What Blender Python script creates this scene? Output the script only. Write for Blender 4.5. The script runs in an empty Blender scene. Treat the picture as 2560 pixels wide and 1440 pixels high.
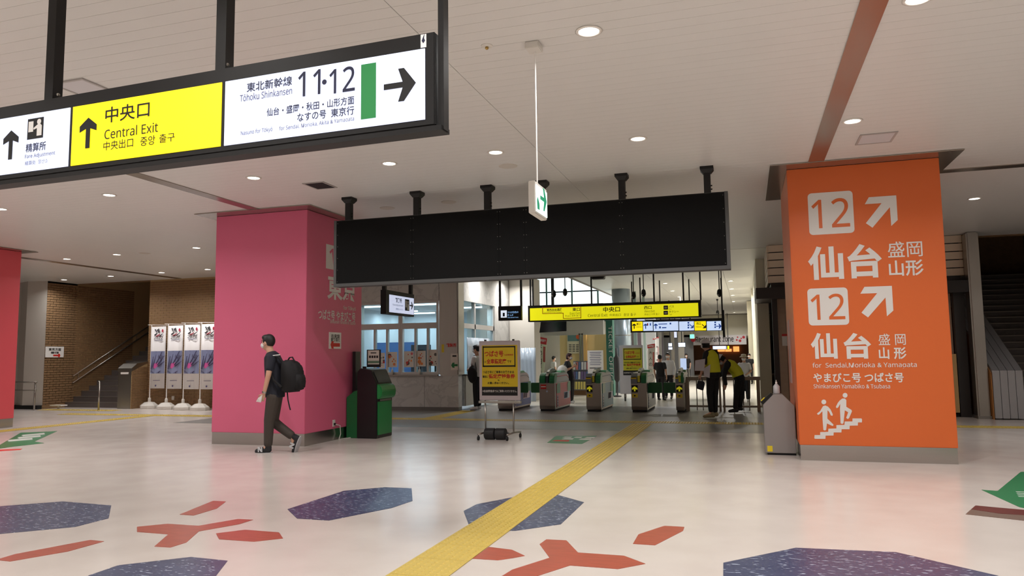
import bpy, bmesh, math, random
import numpy as np
from mathutils import Vector, Matrix

random.seed(7)
SC = bpy.context.scene
COL = SC.collection

# ------------------------------------------------------------------ camera
F_PX, CAM_H, CEIL = 1850.0, 1.45, 4.03
def _rot(yaw, pitch, roll):
    cy, sy, cp, sp, cr, sr = math.cos(yaw), math.sin(yaw), math.cos(pitch), math.sin(pitch), math.cos(roll), math.sin(roll)
    fwd = np.array([sy*cp, cy*cp, sp]); right = np.array([cy, -sy, 0.]); up = np.cross(right, fwd)
    return np.array([right*cr+up*sr, -(up*cr-right*sr), fwd])
CM = _rot(*np.radians([-17.45014863, 5.28941321, -0.74139896]))
EYE = np.array([0., 0., CAM_H])
cam = bpy.data.cameras.new('camera')
cam.sensor_width = 36.0; cam.lens = F_PX/2560*36.0; cam.clip_start = 0.05; cam.clip_end = 300
camo = bpy.data.objects.new('camera', cam); COL.objects.link(camo)
camo.matrix_world = Matrix(((CM[0][0], -CM[1][0], -CM[2][0], 0), (CM[0][1], -CM[1][1], -CM[2][1], 0), (CM[0][2], -CM[1][2], -CM[2][2], CAM_H), (0, 0, 0, 1)))
SC.camera = camo

# ------------------------------------------------------------------ world and exposure
W = bpy.data.worlds.new('world'); SC.world = W; W.use_nodes = True
W.node_tree.nodes['Background'].inputs[0].default_value = (0.98, 0.99, 1.0, 1)
W.node_tree.nodes['Background'].inputs[1].default_value = 0.0     # indoors: only the lamps, lit signs and windows give light
SC.view_settings.view_transform = 'Standard'; SC.view_settings.look = 'None'
SC.view_settings.gamma = 1; SC.view_settings.use_curve_mapping = False
SC.view_settings.exposure = 0.0
HALL_W, CONC_W, OFFICE_W = 27.0, 80.0, 30.0      # lamp powers (watts)

# ------------------------------------------------------------------ pixel -> direction helpers (2560x1440)
def ray(x, y): return CM.T @ np.array([(x-1280)/F_PX, (y-720)/F_PX, 1.])
def fl(x, y, z=0.0):
    d = ray(x, y); return EYE + d*(z-CAM_H)/d[2]
def ce(x, y): return fl(x, y, CEIL)
def atY(x, y, Y):
    d = ray(x, y); return EYE + d*Y/d[1]
def atX(x, y, X):
    d = ray(x, y); return EYE + d*X/d[0]

# ------------------------------------------------------------------ materials
def lin(c):
    return tuple((v/255/12.92 if v/255 <= 0.04045 else ((v/255+0.055)/1.055)**2.4) for v in c)
MATS = {}
def M(name, rgb=(200, 200, 200), rough=0.5, metal=0.0, emit=0.0, alpha=None, trans=0.0, spec=0.5, noise=0.0, nscale=4.0, bump=0.0, stretch=None, coat=0.0):
    if name in MATS: return MATS[name]
    m = bpy.data.materials.new(name); m.use_nodes = True
    nt = m.node_tree; b = nt.nodes['Principled BSDF']
    c = lin(rgb)+(1,)
    b.inputs['Base Color'].default_value = c; b.inputs['Roughness'].default_value = rough
    b.inputs['Metallic'].default_value = metal; b.inputs['Specular IOR Level'].default_value = spec
    b.inputs['Transmission Weight'].default_value = trans; b.inputs['Coat Weight'].default_value = coat
    if emit: b.inputs['Emission Color'].default_value = c; b.inputs['Emission Strength'].default_value = emit
    if alpha is not None: b.inputs['Alpha'].default_value = alpha
    if noise or bump:
        tc = nt.nodes.new('ShaderNodeTexCoord'); n = nt.nodes.new('ShaderNodeTexNoise')
        n.inputs['Scale'].default_value = nscale; n.inputs['Detail'].default_value = 4
        src = tc.outputs['Object']
        if stretch:
            mp = nt.nodes.new('ShaderNodeMapping'); mp.inputs['Scale'].default_value = stretch
            nt.links.new(src, mp.inputs[0]); src = mp.outputs[0]
        nt.links.new(src, n.inputs['Vector'])
        if noise:
            r = nt.nodes.new('ShaderNodeMapRange'); r.inputs['To Min'].default_value = 1-noise; r.inputs['To Max'].default_value = 1+noise
            mx = nt.nodes.new('ShaderNodeVectorMath'); mx.operation = 'SCALE'; mx.inputs[0].default_value = c[:3]
            nt.links.new(n.outputs['Fac'], r.inputs['Value']); nt.links.new(r.outputs[0], mx.inputs['Scale'])
            nt.links.new(mx.outputs[0], b.inputs['Base Color'])
        if bump:
            bp = nt.nodes.new('ShaderNodeBump'); bp.inputs['Strength'].default_value = bump; bp.inputs['Distance'].default_value = 0.01
            nt.links.new(n.outputs['Fac'], bp.inputs['Height']); nt.links.new(bp.outputs[0], b.inputs['Normal'])
    MATS[name] = m; return m

def glass_mat(name, rgb, mix=0.12):
    """thin architectural glass: mostly see-through, a little mirror"""
    m = bpy.data.materials.new(name); m.use_nodes = True; nt = m.node_tree
    nt.nodes.clear(); o = nt.nodes.new('ShaderNodeOutputMaterial'); t = nt.nodes.new('ShaderNodeBsdfTransparent')
    g = nt.nodes.new('ShaderNodeBsdfGlossy'); x = nt.nodes.new('ShaderNodeMixShader')
    t.inputs[0].default_value = lin(rgb)+(1,); g.inputs['Roughness'].default_value = 0.05; x.inputs[0].default_value = mix
    nt.links.new(t.outputs[0], x.inputs[1]); nt.links.new(g.outputs[0], x.inputs[2]); nt.links.new(x.outputs[0], o.inputs[0])
    MATS[name] = m; return m

def speck_mat(name, base, speck, dark, scale, amount, rough=0.3):
    m = bpy.data.materials.new(name); m.use_nodes = True; nt = m.node_tree; b = nt.nodes['Principled BSDF']
    tc = nt.nodes.new('ShaderNodeTexCoord'); mp = nt.nodes.new('ShaderNodeMapping')
    mp.inputs['Rotation'].default_value = (0, 0, 0.6); mp.inputs['Scale'].default_value = (1, 2.6, 1)
    n1 = nt.nodes.new('ShaderNodeTexNoise'); n1.inputs['Scale'].default_value = scale; n1.inputs['Detail'].default_value = 3
    n2 = nt.nodes.new('ShaderNodeTexNoise'); n2.inputs['Scale'].default_value = scale*0.12; n2.inputs['Detail'].default_value = 5
    r1 = nt.nodes.new('ShaderNodeValToRGB'); r1.color_ramp.elements[0].position = amount; r1.color_ramp.elements[1].position = amount+0.06
    x1 = nt.nodes.new('ShaderNodeMix'); x1.data_type = 'RGBA'; x2 = nt.nodes.new('ShaderNodeMix'); x2.data_type = 'RGBA'
    nt.links.new(tc.outputs['Object'], mp.inputs[0]); nt.links.new(mp.outputs[0], n1.inputs['Vector']); nt.links.new(mp.outputs[0], n2.inputs['Vector'])
    x1.inputs[6].default_value = lin(base)+(1,); x1.inputs[7].default_value = lin(dark)+(1,)
    nt.links.new(n2.outputs['Fac'], x1.inputs[0]); nt.links.new(x1.outputs[2], x2.inputs[6]); x2.inputs[7].default_value = lin(speck)+(1,)
    nt.links.new(n1.outputs['Fac'], r1.inputs[0]); nt.links.new(r1.outputs[0], x2.inputs[0]); nt.links.new(x2.outputs[2], b.inputs['Base Color'])
    b.inputs['Roughness'].default_value = rough
    MATS[name] = m; return m

# ------------------------------------------------------------------ mesh builder
class MB:
    def __init__(s): s.v = []; s.f = []
    def add(s, vs, fs):
        k = len(s.v); s.v += [tuple(map(float, v)) for v in vs]; s.f += [tuple(i+k for i in f) for f in fs]; return s
    def box(s, x0, y0, z0, x1, y1, z1):
        return s.add([(x0,y0,z0),(x1,y0,z0),(x1,y1,z0),(x0,y1,z0),(x0,y0,z1),(x1,y0,z1),(x1,y1,z1),(x0,y1,z1)],
                     [(3,2,1,0),(4,5,6,7),(0,1,5,4),(1,2,6,5),(2,3,7,6),(3,0,4,7)])
    def prism(s, poly, vec):
        """closed polygon of 3-D points extruded by vec"""
        P = [np.array(p, float) for p in poly]; n = len(P); v = np.array(vec, float)
        nrm = sum((np.cross(P[i], P[(i+1) % n]) for i in range(n)), np.zeros(3))
        if np.dot(nrm, v) > 0: P = P[::-1]
        return s.add(P+[p+v for p in P], [tuple(range(n)), tuple(range(2*n-1, n-1, -1))]+[(i, i+n, (i+1) % n+n, (i+1) % n) for i in range(n)])
    def loft(s, rings, closed=True):
        n = len(rings[0]); vs = [p for r in rings for p in r]; fs = []
        for a in range(len(rings)-1):
            for i in range(n):
                j = (i+1) % n; fs.append((a*n+i, a*n+j, (a+1)*n+j, (a+1)*n+i))
        if closed: fs += [tuple(range(n-1, -1, -1)), tuple(range((len(rings)-1)*n, len(rings)*n))]
        return s.add(vs, fs)
    def tube(s, pts, r, seg=8, r2=None):
        P = [np.array(p, float) for p in pts]; rings = []
        for i, p in enumerate(P):
            d = P[min(i+1, len(P)-1)]-P[max(i-1, 0)]; d /= np.linalg.norm(d)
            u = np.cross(d, (0, 0, 1.) if abs(d[2]) < 0.9 else (0, 1., 0)); u /= np.linalg.norm(u); w = np.cross(d, u)
            rr = r if r2 is None else r+(r2-r)*i/(len(P)-1)
            rings.append([p+rr*(math.cos(t)*u+math.sin(t)*w) for t in [2*math.pi*k/seg for k in range(seg)]])
        return s.loft(rings)
    def cyl(s, x, y, z0, z1, r, seg=16, r2=None):
        return s.tube([(x, y, z0), (x, y, z1)], r, seg, r2)
    def lathe(s, x, y, prof, seg=16):
        return s.loft([[(x+r*math.cos(2*math.pi*k/seg), y+r*math.sin(2*math.pi*k/seg), z) for k in range(seg)] for r, z in prof])
    def ell(s, c, rx, seg=12, axes=None):
        c = np.array(c, float); A = axes if axes is not None else np.eye(3); rings = []
        m = max(4, seg//2)
        for a in range(m+1):
            t = math.pi*(0.04+0.92*a/m)
            rings.append([c+A[0]*rx[0]*math.sin(t)*math.cos(2*math.pi*k/seg)+A[1]*rx[1]*math.sin(t)*math.sin(2*math.pi*k/seg)-A[2]*rx[2]*math.cos(t) for k in range(seg)])
        return s.loft(rings)
    def mesh(s, name, smooth=False, bevel=0.0):
        me = bpy.data.meshes.new(name); me.from_pydata(s.v, [], s.f)
        bm = bmesh.new(); bm.from_mesh(me)
        bmesh.ops.recalc_face_normals(bm, faces=bm.faces)
        if bevel: bmesh.ops.bevel(bm, geom=list(bm.edges), offset=bevel, segments=2, affect='EDGES', clamp_overlap=True)
        bm.to_mesh(me); bm.free()
        if smooth: me.polygons.foreach_set('use_smooth', [True]*len(me.polygons))
        return me

def link(name, me, mat, parent=None):
    o = bpy.data.objects.new(name, me); COL.objects.link(o)
    if mat is not None and not me.materials: me.materials.append(mat)
    if parent is not None:
        o.parent = parent
        if parent.type == 'EMPTY': o.matrix_parent_inverse = parent.matrix_basis.inverted()
    return o
def obj(name, mb, mat, parent=None, smooth=False, bevel=0.0):
    return link(name, mb.mesh(name, smooth, bevel), mat, parent)
def tag(o, label=None, cat=None, group=None, kind=None):
    for k, v in (('label', label), ('category', cat), ('group', group), ('kind', kind)):
        if v: o[k] = v
    return o
def thing(name, label, cat, loc, group=None):
    o = bpy.data.objects.new(name, None); COL.objects.link(o); o.location = tuple(map(float, loc)); o.empty_display_size = 0.1
    return tag(o, label, cat, group)
def copy_tree(o, delta, label=None):
    c = o.copy(); COL.objects.link(c); c.location = Vector(o.location)+Vector(delta)
    if label: c['label'] = label
    for ch in o.children:
        d = ch.copy(); COL.objects.link(d); d.parent = c; d.matrix_parent_inverse = ch.matrix_parent_inverse.copy()
        for g in ch.children:
            e = g.copy(); COL.objects.link(e); e.parent = d
    return c
def B(*a): return MB().box(*a)
def pbox(x0, y0, x1, y1, Y, depth):
    """box whose front lies on the plane Y and covers the given picture rectangle"""
    ym, xm = (y0+y1)/2, (x0+x1)/2
    X0, X1 = atY(x0, ym, Y)[0], atY(x1, ym, Y)[0]; Z1, Z0 = atY(xm, y0, Y)[2], atY(xm, y1, Y)[2]
    return X0, Y, Z0, X1, Y+depth, Z1
def pb(name, r, Y, depth, mat, parent, bevel=0.0):
    return obj(name, B(*pbox(*r, Y, depth)), mat, parent, bevel=bevel)

# ------------------------------------------------------------------ lettering (built as curves, turned into meshes at the end)
TXT = []
def sans(s):
    out = ''
    for c in s:
        o = ord(c)
        out += chr(0x1D5A0+o-65) if 65 <= o <= 90 else chr(0x1D5BA+o-97) if 97 <= o <= 122 else chr(0x1D7E2+o-48) if 48 <= o <= 57 else c
    return out
def text(s, o, u, v, w, h, mat, parent, bold=0.0, keep=False, name='lettering', lift=0.003, label=None):
    """string centred at o, running along u, upright along v, filling w x h (keep: height only)"""
    cu = bpy.data.curves.new('lettering', 'FONT'); cu.body = sans(s); cu.size = 1; cu.resolution_u = 3; cu.offset = bold; cu.fill_mode = 'FRONT'
    ob = bpy.data.objects.new('lettering_curve', cu); COL.objects.link(ob)
    TXT.append((ob, np.array(o, float), np.array(u, float), np.array(v, float), w, h, mat, parent, keep, name, lift, label))
def textY(s, r, Y, mat, parent, bold=0.0, keep=False, **k):
    X0, _, Z0, X1, _, Z1 = pbox(*r, Y, 0)
    text(s, ((X0+X1)/2, Y, (Z0+Z1)/2), (1, 0, 0), (0, 0, 1), X1-X0, Z1-Z0, mat, parent, bold, keep, **k)
def textX(s, r, X, mat, parent, bold=0.0, keep=False, **k):
    """lettering on a face that looks towards +X, read from near to far"""
    x0, y0, x1, y1 = r; xm, ym = (x0+x1)/2, (y0+y1)/2
    a, b = atX(x0, ym, X)[1], atX(x1, ym, X)[1]; c, d = atX(xm, y1, X)[2], atX(xm, y0, X)[2]
    text(s, (X, (a+b)/2, (c+d)/2), (0, 1, 0), (0, 0, 1), b-a, d-c, mat, parent, bold, keep, **k)
def bake_text():
    bpy.context.view_layer.update(); dg = bpy.context.evaluated_depsgraph_get()
    for ob, o, u, v, w, h, mat, parent, keep, name, lift, label in TXT:
        me = bpy.data.meshes.new_from_object(ob.evaluated_get(dg), depsgraph=dg)
        n = len(me.vertices)
        if n:
            co = np.empty(n*3); me.vertices.foreach_get('co', co); co = co.reshape(-1, 3)
            lo, hi = co.min(0), co.max(0); sy = h/max(hi[1]-lo[1], 1e-6); sx = sy if keep else w/max(hi[0]-lo[0], 1e-6)
            c2 = (lo+hi)/2; nrm = np.cross(u, v)
            q = o+np.outer((co[:, 0]-c2[0])*sx, u)+np.outer((co[:, 1]-c2[1])*sy, v)+nrm*lift
            me.vertices.foreach_set('co', q.ravel()); me.update()
            me.materials.clear(); t = link(name, me, mat, parent)
            if label: t['label'] = label
        cu = ob.data; bpy.data.objects.remove(ob); bpy.data.curves.remove(cu)
def poly_on(pts2, o, u, v, mat, parent, name='mark', lift=0.002, t=0.0015):
    o, u, v = np.array(o, float), np.array(u, float), np.array(v, float); n = np.cross(u, v)
    return obj(name, MB().prism([o+a*u+b*v+n*(lift-t) for a, b in pts2], n*t), mat, parent)
def round_rect(w, h, r, k=4):
    out = []
    for cx, cy, a0 in ((w/2-r, h/2-r, 0), (-w/2+r, h/2-r, 90), (-w/2+r, -h/2+r, 180), (w/2-r, -h/2+r, 270)):
        out += [(cx+r*math.cos(math.radians(a0+90*i/k)), cy+r*math.sin(math.radians(a0+90*i/k))) for i in range(k+1)]
    return out
def arrow_poly(L, hd=0.62, t=0.15):
    """arrow of length L pointing to +a with square-cut barbs, like station signs"""
    h = hd*L/2*1.05; k = t*L
    return [(-L/2, k/2), (L/2-h*0.55-k*0.9, k/2), (L/2-h*0.9-k*0.75, h), (L/2-h*0.9+k*0.35, h), (L/2, 0), (L/2-h*0.9+k*0.35, -h), (L/2-h*0.9-k*0.75, -h), (L/2-h*0.55-k*0.9, -k/2), (-L/2, -k/2)]
def rot2(pts, deg):
    c, s = math.cos(math.radians(deg)), math.sin(math.radians(deg)); return [(a*c-b*s, a*s+b*c) for a, b in pts]
XU, ZU, YU = (1, 0, 0), (0, 0, 1), (0, 1, 0)

# common materials
STEEL = M('brushed_steel', (176, 172, 165), 0.32, 1.0, noise=0.06, nscale=3, stretch=(40, 40, 0.6))
STEEL_D = M('dull_steel', (150, 146, 140), 0.42, 0.9, noise=0.08, nscale=3)
BLACK = M('black_metal', (26, 25, 25), 0.5, spec=0.3)
BLACKM = M('matt_black', (20, 20, 21), 0.75)
WHITE = M('white_paint', (232, 230, 226), 0.4)
OFFW = M('off_white_plastic', (214, 210, 202), 0.45)
PRINT_W = M('white_print', (224, 220, 216), 0.55)
YEL = M('yellow_plastic', (232, 205, 40), 0.45)
GREEN = M('green_plastic', (16, 120, 62), 0.35)
INK = M('black_ink', (18, 18, 20), 0.6)
INKB = M('navy_ink', (28, 30, 60), 0.6)
RED = M('red_print', (205, 40, 34), 0.5)
LITW = M('lit_white_panel', (218, 227, 255), 0.5, emit=0.68)
LITY = M('lit_yellow_panel', (250, 226, 10), 0.5, emit=0.8)
TUBE = M('lamp_tube', (245, 248, 255), 0.4, emit=4.0)
GLASS = glass_mat('window_glass', (225, 238, 240), 0.10)
# ================================================================== SETTING: floor
def floor_mat():
    m = bpy.data.materials.new('cream_vinyl_floor'); m.use_nodes = True; nt = m.node_tree; b = nt.nodes['Principled BSDF']
    tc = nt.nodes.new('ShaderNodeTexCoord'); n = nt.nodes.new('ShaderNodeTexNoise'); n.inputs['Scale'].default_value = 2.2; n.inputs['Detail'].default_value = 8
    r = nt.nodes.new('ShaderNodeValToRGB'); r.color_ramp.elements[0].color = lin((210, 200, 193))+(1,); r.color_ramp.elements[1].color = lin((215, 206, 199))+(1,)
    r.color_ramp.elements[0].position = 0.35; r.color_ramp.elements[1].position = 0.65
    n2 = nt.nodes.new('ShaderNodeTexNoise'); n2.inputs['Scale'].default_value = 1.1
    mr = nt.nodes.new('ShaderNodeMapRange'); mr.inputs['To Min'].default_value = 0.17; mr.inputs['To Max'].default_value = 0.27
    nt.links.new(tc.outputs['Object'], n.inputs['Vector']); nt.links.new(tc.outputs['Object'], n2.inputs['Vector'])
    nt.links.new(n.outputs['Fac'], r.inputs[0]); nt.links.new(r.outputs[0], b.inputs['Base Color'])
    nt.links.new(n2.outputs['Fac'], mr.inputs['Value']); nt.links.new(mr.outputs[0], b.inputs['Roughness'])
    b.inputs['Specular IOR Level'].default_value = 0.55
    return m
floor = tag(obj('floor', B(-30, -14, -0.15, 14, 70, 0), floor_mat()), 'glossy cream vinyl concourse floor', kind='structure')
GREYT = M('grey_floor_tile', (134, 132, 128), 0.3, noise=0.05, nscale=5)
PALET = M('pale_floor_tile', (196, 190, 178), 0.25, noise=0.04, nscale=3)
obj('grey_paving', B(-12.9, 14.38, 0, 1.4, 21.2, 0.002), GREYT, floor)
obj('pale_paving', B(-12.9, 21.2, 0, 1.4, 69, 0.002), PALET, floor)
# tactile paving: one tile mesh shared
TACT = M('tactile_yellow', (200, 174, 82), 0.4, noise=0.06, nscale=8)
def tile_mesh():
    mb = B(-0.2055, -0.2055, 0, 0.2055, 0.2055, 0.004); n = 7
    for i in range(n):
        for j in range(n):
            x, y = (i-(n-1)/2)*0.058, (j-(n-1)/2)*0.058
            mb.loft([[(x+r*math.cos(math.pi*k/3), y+r*math.sin(math.pi*k/3), z) for k in range(6)] for r, z in ((0.017, 0.003), (0.011, 0.0095))])
    return mb.mesh('tactile_tile')
TM = tile_mesh()
def tiles(x, y, dx, dy, n):
    for i in range(n):
        o = link('tactile_tile', TM, TACT, floor); o.location = (x+dx*i, y+dy*i, 0.002)
tiles(-2.15, 3.2, 0, 0.415, 31)
tiles(-18.2, 16.28, 0.415, 0, 39); tiles(-2.015, 16.28, 0.415, 0, 19)
tiles(-15.25, 11.3, 0, 0.415, 12)
tiles(-20.6, 17.65, 0.415, 0, 7)
tiles(-7.25, 16.7, 0, 0.415, 6)
# coloured inlays
BLUEI = speck_mat('blue_speckled_inlay', (74, 82, 114), (168, 178, 198), (54, 60, 88), 17, 0.6, 0.28)
REDI = M('red_grained_inlay', (172, 84, 66), 0.28, noise=0.28, nscale=2.2, stretch=(3, 14, 1))
def inlay(pts, mat, name='floor_inlay', z=0.0025, par=None):
    P = [fl(*p) for p in pts]
    return obj(name, MB().prism([(p[0], p[1], 0.0002) for p in P], (0, 0, z)), mat, par or floor)
cA = lambda L: [(x/2, 1080+y/2) for x, y in L]
cB = lambda L: [(1280+x/2, 1080+y/2) for x, y in L]
for L in (cA([(-160, 395), (0, 372), (315, 348), (556, 368), (543, 432), (375, 475), (0, 510), (-170, 500)]),
          cA([(440, 720), (590, 668), (955, 626), (1138, 645), (1080, 720), (1010, 800), (760, 850), (470, 820)]),
          cA([(1437, 387), (1720, 295), (1925, 277), (2058, 282), (2063, 345), (1960, 380), (1645, 443), (1485, 433)]),
          [(1159, 1278), (1192, 1261), (1300, 1240), (1395, 1238), (1460, 1256), (1402, 1311), (1290, 1327), (1200, 1328), (1171, 1310)],
          cB([(1057, 655), (1420, 580), (1920, 602), (2430, 720), (2480, 790), (2200, 930), (1400, 930), (1055, 790)])):
    inlay(L, BLUEI)
for L in (cA([(898, 413), (1065, 345), (1130, 348), (1085, 383), (968, 418)]),
          cA([(685, 475), (838, 460), (992, 470), (1190, 436), (1265, 440), (1195, 462), (995, 497), (932, 553), (852, 578), (772, 573), (842, 512), (685, 500)]),
          cA([(1080, 508), (1225, 490), (1395, 503), (1415, 533), (1270, 549), (1095, 537)]),
          cA([(-20, 640), (75, 612), (450, 541), (520, 548), (340, 598), (50, 648)]),
          [(1182, 1397), (1222, 1368), (1280, 1375), (1312, 1390), (1280, 1396), (1245, 1401)],
          cB([(138, 562), (172, 538), (272, 543), (330, 604), (560, 620), (667, 660), (530, 686), (290, 668), (130, 720), (-40, 770), (-80, 740), (0, 690), (188, 630)]),
          cB([(605, 560), (632, 513), (762, 470), (862, 476), (855, 495), (715, 567)])):
    inlay(L, REDI)
inlay(cB([(2268, 412), (2318, 368), (2640, 400), (2660, 455)]), M('brown_inlay', (120, 98, 86), 0.3, noise=0.1, nscale=6))
inlay([(2428, 1274), (2439, 1265), (2600, 1279), (2600, 1291), (2500, 1285)], M('dark_red_inlay', (104, 44, 38), 0.3, noise=0.3, nscale=6), z=0.004)
# green floor stickers
GSTK = M('green_floor_sticker', (34, 120, 70), 0.35)
st = tag(inlay([(2454, 1225), (2494, 1228), (2552, 1180), (2700, 1180), (2720, 1300), (2548, 1268)], GSTK, 'floor_sticker', 0.003, par=None), None)
st.parent = None; tag(st, 'green arrow sticker with white writing stuck on floor beside orange pillar', 'sticker')
for k in range(4):
    a, b = fl(2540-4*k+k*6, 1236+k*4-6), fl(2600, 1237+k*4-5)
    obj('white_line', B(a[0], a[1]-0.012, 0.003, b[0]+0.1, a[1]+0.012, 0.004), PRINT_W, st)
st = inlay([(1368, 1107), (1390, 1090), (1492, 1090), (1455, 1110)], GSTK, 'floor_sticker', 0.003)
st.parent = None; tag(st, 'green direction sticker on floor next to yellow tactile strip', 'sticker')
o = fl(1436, 1097); 
for a_, b_, w_, m_ in ((-0.25, 0.2, 0.16, PRINT_W), (-0.05, 0.22, 0.14, PRINT_W), (0.15, 0.2, 0.18, PRINT_W), (-0.2, -0.05, 0.2, PRINT_W), (0.1, -0.05, 0.22, PRINT_W), (-0.3, -0.35, 0.3, RED)):
    obj('printed_mark', MB().prism([(o[0]+a_, o[1]+b_-0.08, 0.0034), (o[0]+a_+w_, o[1]+b_-0.1, 0.0034), (o[0]+a_+w_*.9, o[1]+b_+0.1, 0.0034), (o[0]+a_+w_*.1, o[1]+b_+0.08, 0.0034)], (0, 0, 0.0006)), m_, st)
st = inlay([(-20, 1124), (52, 1082), (143, 1078), (86, 1104), (110, 1108), (40, 1116)], GSTK, 'floor_sticker', 0.003)
st.parent = None; tag(st, 'green arrow sticker on floor in front of rose red pillar', 'sticker')
for k, (a, b) in enumerate((((55, 1091), (110, 1086)), ((45, 1097), (100, 1092)), ((20, 1104), (80, 1099)))):
    p, q = fl(*a), fl(*b); obj('white_line', MB().tube([(p[0], p[1], 0.003), (q[0], q[1], 0.003)], 0.03, 6), PRINT_W, st)
st = inlay([(-10, 1125), (56, 1122), (50, 1125), (0, 1128)], RED, 'floor_sticker', 0.003); st.parent = None
tag(st, 'thin red strip sticker on cream floor below green arrow', 'sticker')

# ================================================================== SETTING: ceiling
CEILM = M('ceiling_white', (218, 216, 212), 0.42, noise=0.02, nscale=2)
ceil = tag(obj('ceiling', B(-30, -14, CEIL+0.02, 14, 19.0, CEIL+0.2), M('ceiling_gap', (150, 142, 134), 0.7)), 'white strip panel ceiling of the concourse', kind='structure')
sa, sb = B(-30, 0, CEIL, -2.403, 0.147, CEIL+0.02).mesh('ceiling_strip'), B(-2.397, 0, CEIL, 14, 0.147, CEIL+0.02).mesh('ceiling_strip')
for i in range(139):
    for me in (sa, sb):
        o = link('ceiling_strip', me, CEILM, ceil); o.location = (0, -1.85+0.15*i, 0)
obj('ceiling_field', B(-30, -14, CEIL, 14, -1.86, CEIL+0.02), CEILM, ceil)
MIRR = M('polished_ceiling_metal', (168, 158, 148), 0.22, 0.85)
obj('ceiling_channel', B(0.90, -6, CEIL-0.012, 1.10, 10.62, CEIL), MIRR, ceil)
obj('ceiling_channel', B(-8.06, -6, CEIL-0.012, -7.86, 10.62, CEIL), MIRR, ceil)
obj('ceiling_channel', B(2.75, 11.75, CEIL-0.012, 13, 11.95, CEIL), MIRR, ceil)
obj('ceiling_channel', B(-17.0, 13.0, CEIL-0.012, -16.8, 18.9, CEIL), MIRR, ceil)
# concourse beyond the gates
AX0 = atY(1490, 700, 30)[0]+0.2
c2 = tag(obj('ceiling', MB().box(-14, 19.0, CEIL+0.02, 3.4, 24.0, CEIL+0.2).box(AX0, 24.0, CEIL+0.02, 3.4, 52, CEIL+0.2), M('ceiling_gap')), 'panelled white ceiling beyond the ticket gates', kind='structure')
pm = B(0, 0, CEIL, 1.19, 2.39, CEIL+0.02).mesh('ceiling_panel')
CEIL2 = M('ceiling_panel_white', (222, 220, 212), 0.35)
for i in range(14):
    for j in range(13):
        if 19.05+2.4*j > 22 and -13.8+1.2*i < AX0-0.3: continue
        o = link('ceiling_panel', pm, CEIL2, c2); o.location = (-13.8+1.2*i, 19.05+2.4*j, 0)

# plain end walls that close the hall outside the picture
HW = M('hall_end_wall', (205, 200, 190), 0.6)
tag(obj('wall_rear', B(-30, -14.2, 0, 14, -14, CEIL+0.1), HW), 'plain cream rear wall of the hall', kind='structure')
tag(obj('wall_side_left', B(-30.2, -14, 0, -30, 19.3, CEIL+0.1), HW), 'plain cream left end wall of the hall', kind='structure')
tag(obj('wall_side_right', B(14, -14, 0, 14.2, 17.9, CEIL+0.1), HW), 'plain cream right end wall of the hall', kind='structure')

# ================================================================== lamps
LAMP_RING = M('lamp_ring', (235, 230, 222), 0.4)
LENS = M('lamp_lens', (255, 250, 240), 0.4, emit=14.0)
ring_me = MB().loft([[(r*math.cos(2*math.pi*k/20), r*math.sin(2*math.pi*k/20), z) for k in range(20)] for r, z in ((0.105, 0), (0.11, -0.006), (0.085, -0.012), (0.08, 0.0))], closed=False).mesh('trim_ring', True)
lens_me = MB().lathe(0, 0, [(0.08, -0.001), (0.079, -0.005)], 20).mesh('lens')
LAMPS = {}
OFF = [0]
def downlight(x, y, watts, group, label, z=CEIL, off=False):
    t = thing('ceiling_downlight_offscreen' if off else 'ceiling_downlight', label, 'ceiling light', (x, y, z), group)
    for n, me, m in (('trim_ring', ring_me, LAMP_RING), ('lens', lens_me, LENS)):
        o = link(n, me, m); o.parent = t
    key = watts
    if key not in LAMPS:
        L = bpy.data.lights.new('downlight_lamp', 'AREA'); L.shape = 'DISK'; L.size = 0.15; L.energy = watts; L.color = (1.0, 0.975, 0.955); L.spread = math.radians(150)
        LAMPS[key] = L
    OFF[0] += off
    lo = bpy.data.objects.new('downlight_lamp_%d_offscreen' % OFF[0] if off else 'downlight_lamp', LAMPS[key]); COL.objects.link(lo); lo.parent = t; lo.location = (0, 0, -0.02)
LBL = 'round recessed downlight in white strip ceiling of the hall'
GRP = 'hall downlights'
seen = [(1472, 77), (1595, 346), (1239, 380), (973, 408), (634, 444), (273, 487), (2131, 302), (2436, 496), (2295, -4), (292, 636), (167, 647), (491, 619), (277, 690), (160, 699), (404, 681), (519, 673), (2, 522)]
for q in seen:
    p = ce(*q); downlight(p[0], p[1], HALL_W, GRP, LBL)
for y in (-7.0, -4.0, -1.0, 2.2):
    for x in (-17, -13.5, -10, -6.5, -3.5, -1.1, 1.3, 4.5, 8):
        downlight(x, y, HALL_W, GRP, LBL, off=True)
for x, y in ((-1.1, 2.0), (-4.6, 1.2), (3.7, 8.7), (6.4, 8.7), (3.7, 5.7), (6.4, 14.0), (6.4, 5.7), (-9.3, 5.6), (-12.0, 5.6), (-12.2, 8.8), (-14.4, 8.8)):
    downlight(x, y, HALL_W, GRP, LBL, off=True)
CL = 'small downlight in panelled ceiling beyond the gates'
for q in ((1826.5, 702), (1829, 722), (1832, 738), (1834, 753.5), (1836, 781), (1663, 708), (1681, 727), (1697.6, 742), (1556, 731)):
    p = ce(*q); downlight(p[0], p[1], CONC_W, 'concourse downlights', CL)
# two wall washers hidden by the blank board: their scallops of light show on the walls under it
for x, y in ((-6.95, 20.2), (-6.95, 22.6)): downlight(x, y, CONC_W*0.6, 'wall washing downlights', 'downlight hidden behind the blank board washing the office side wall')

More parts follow.
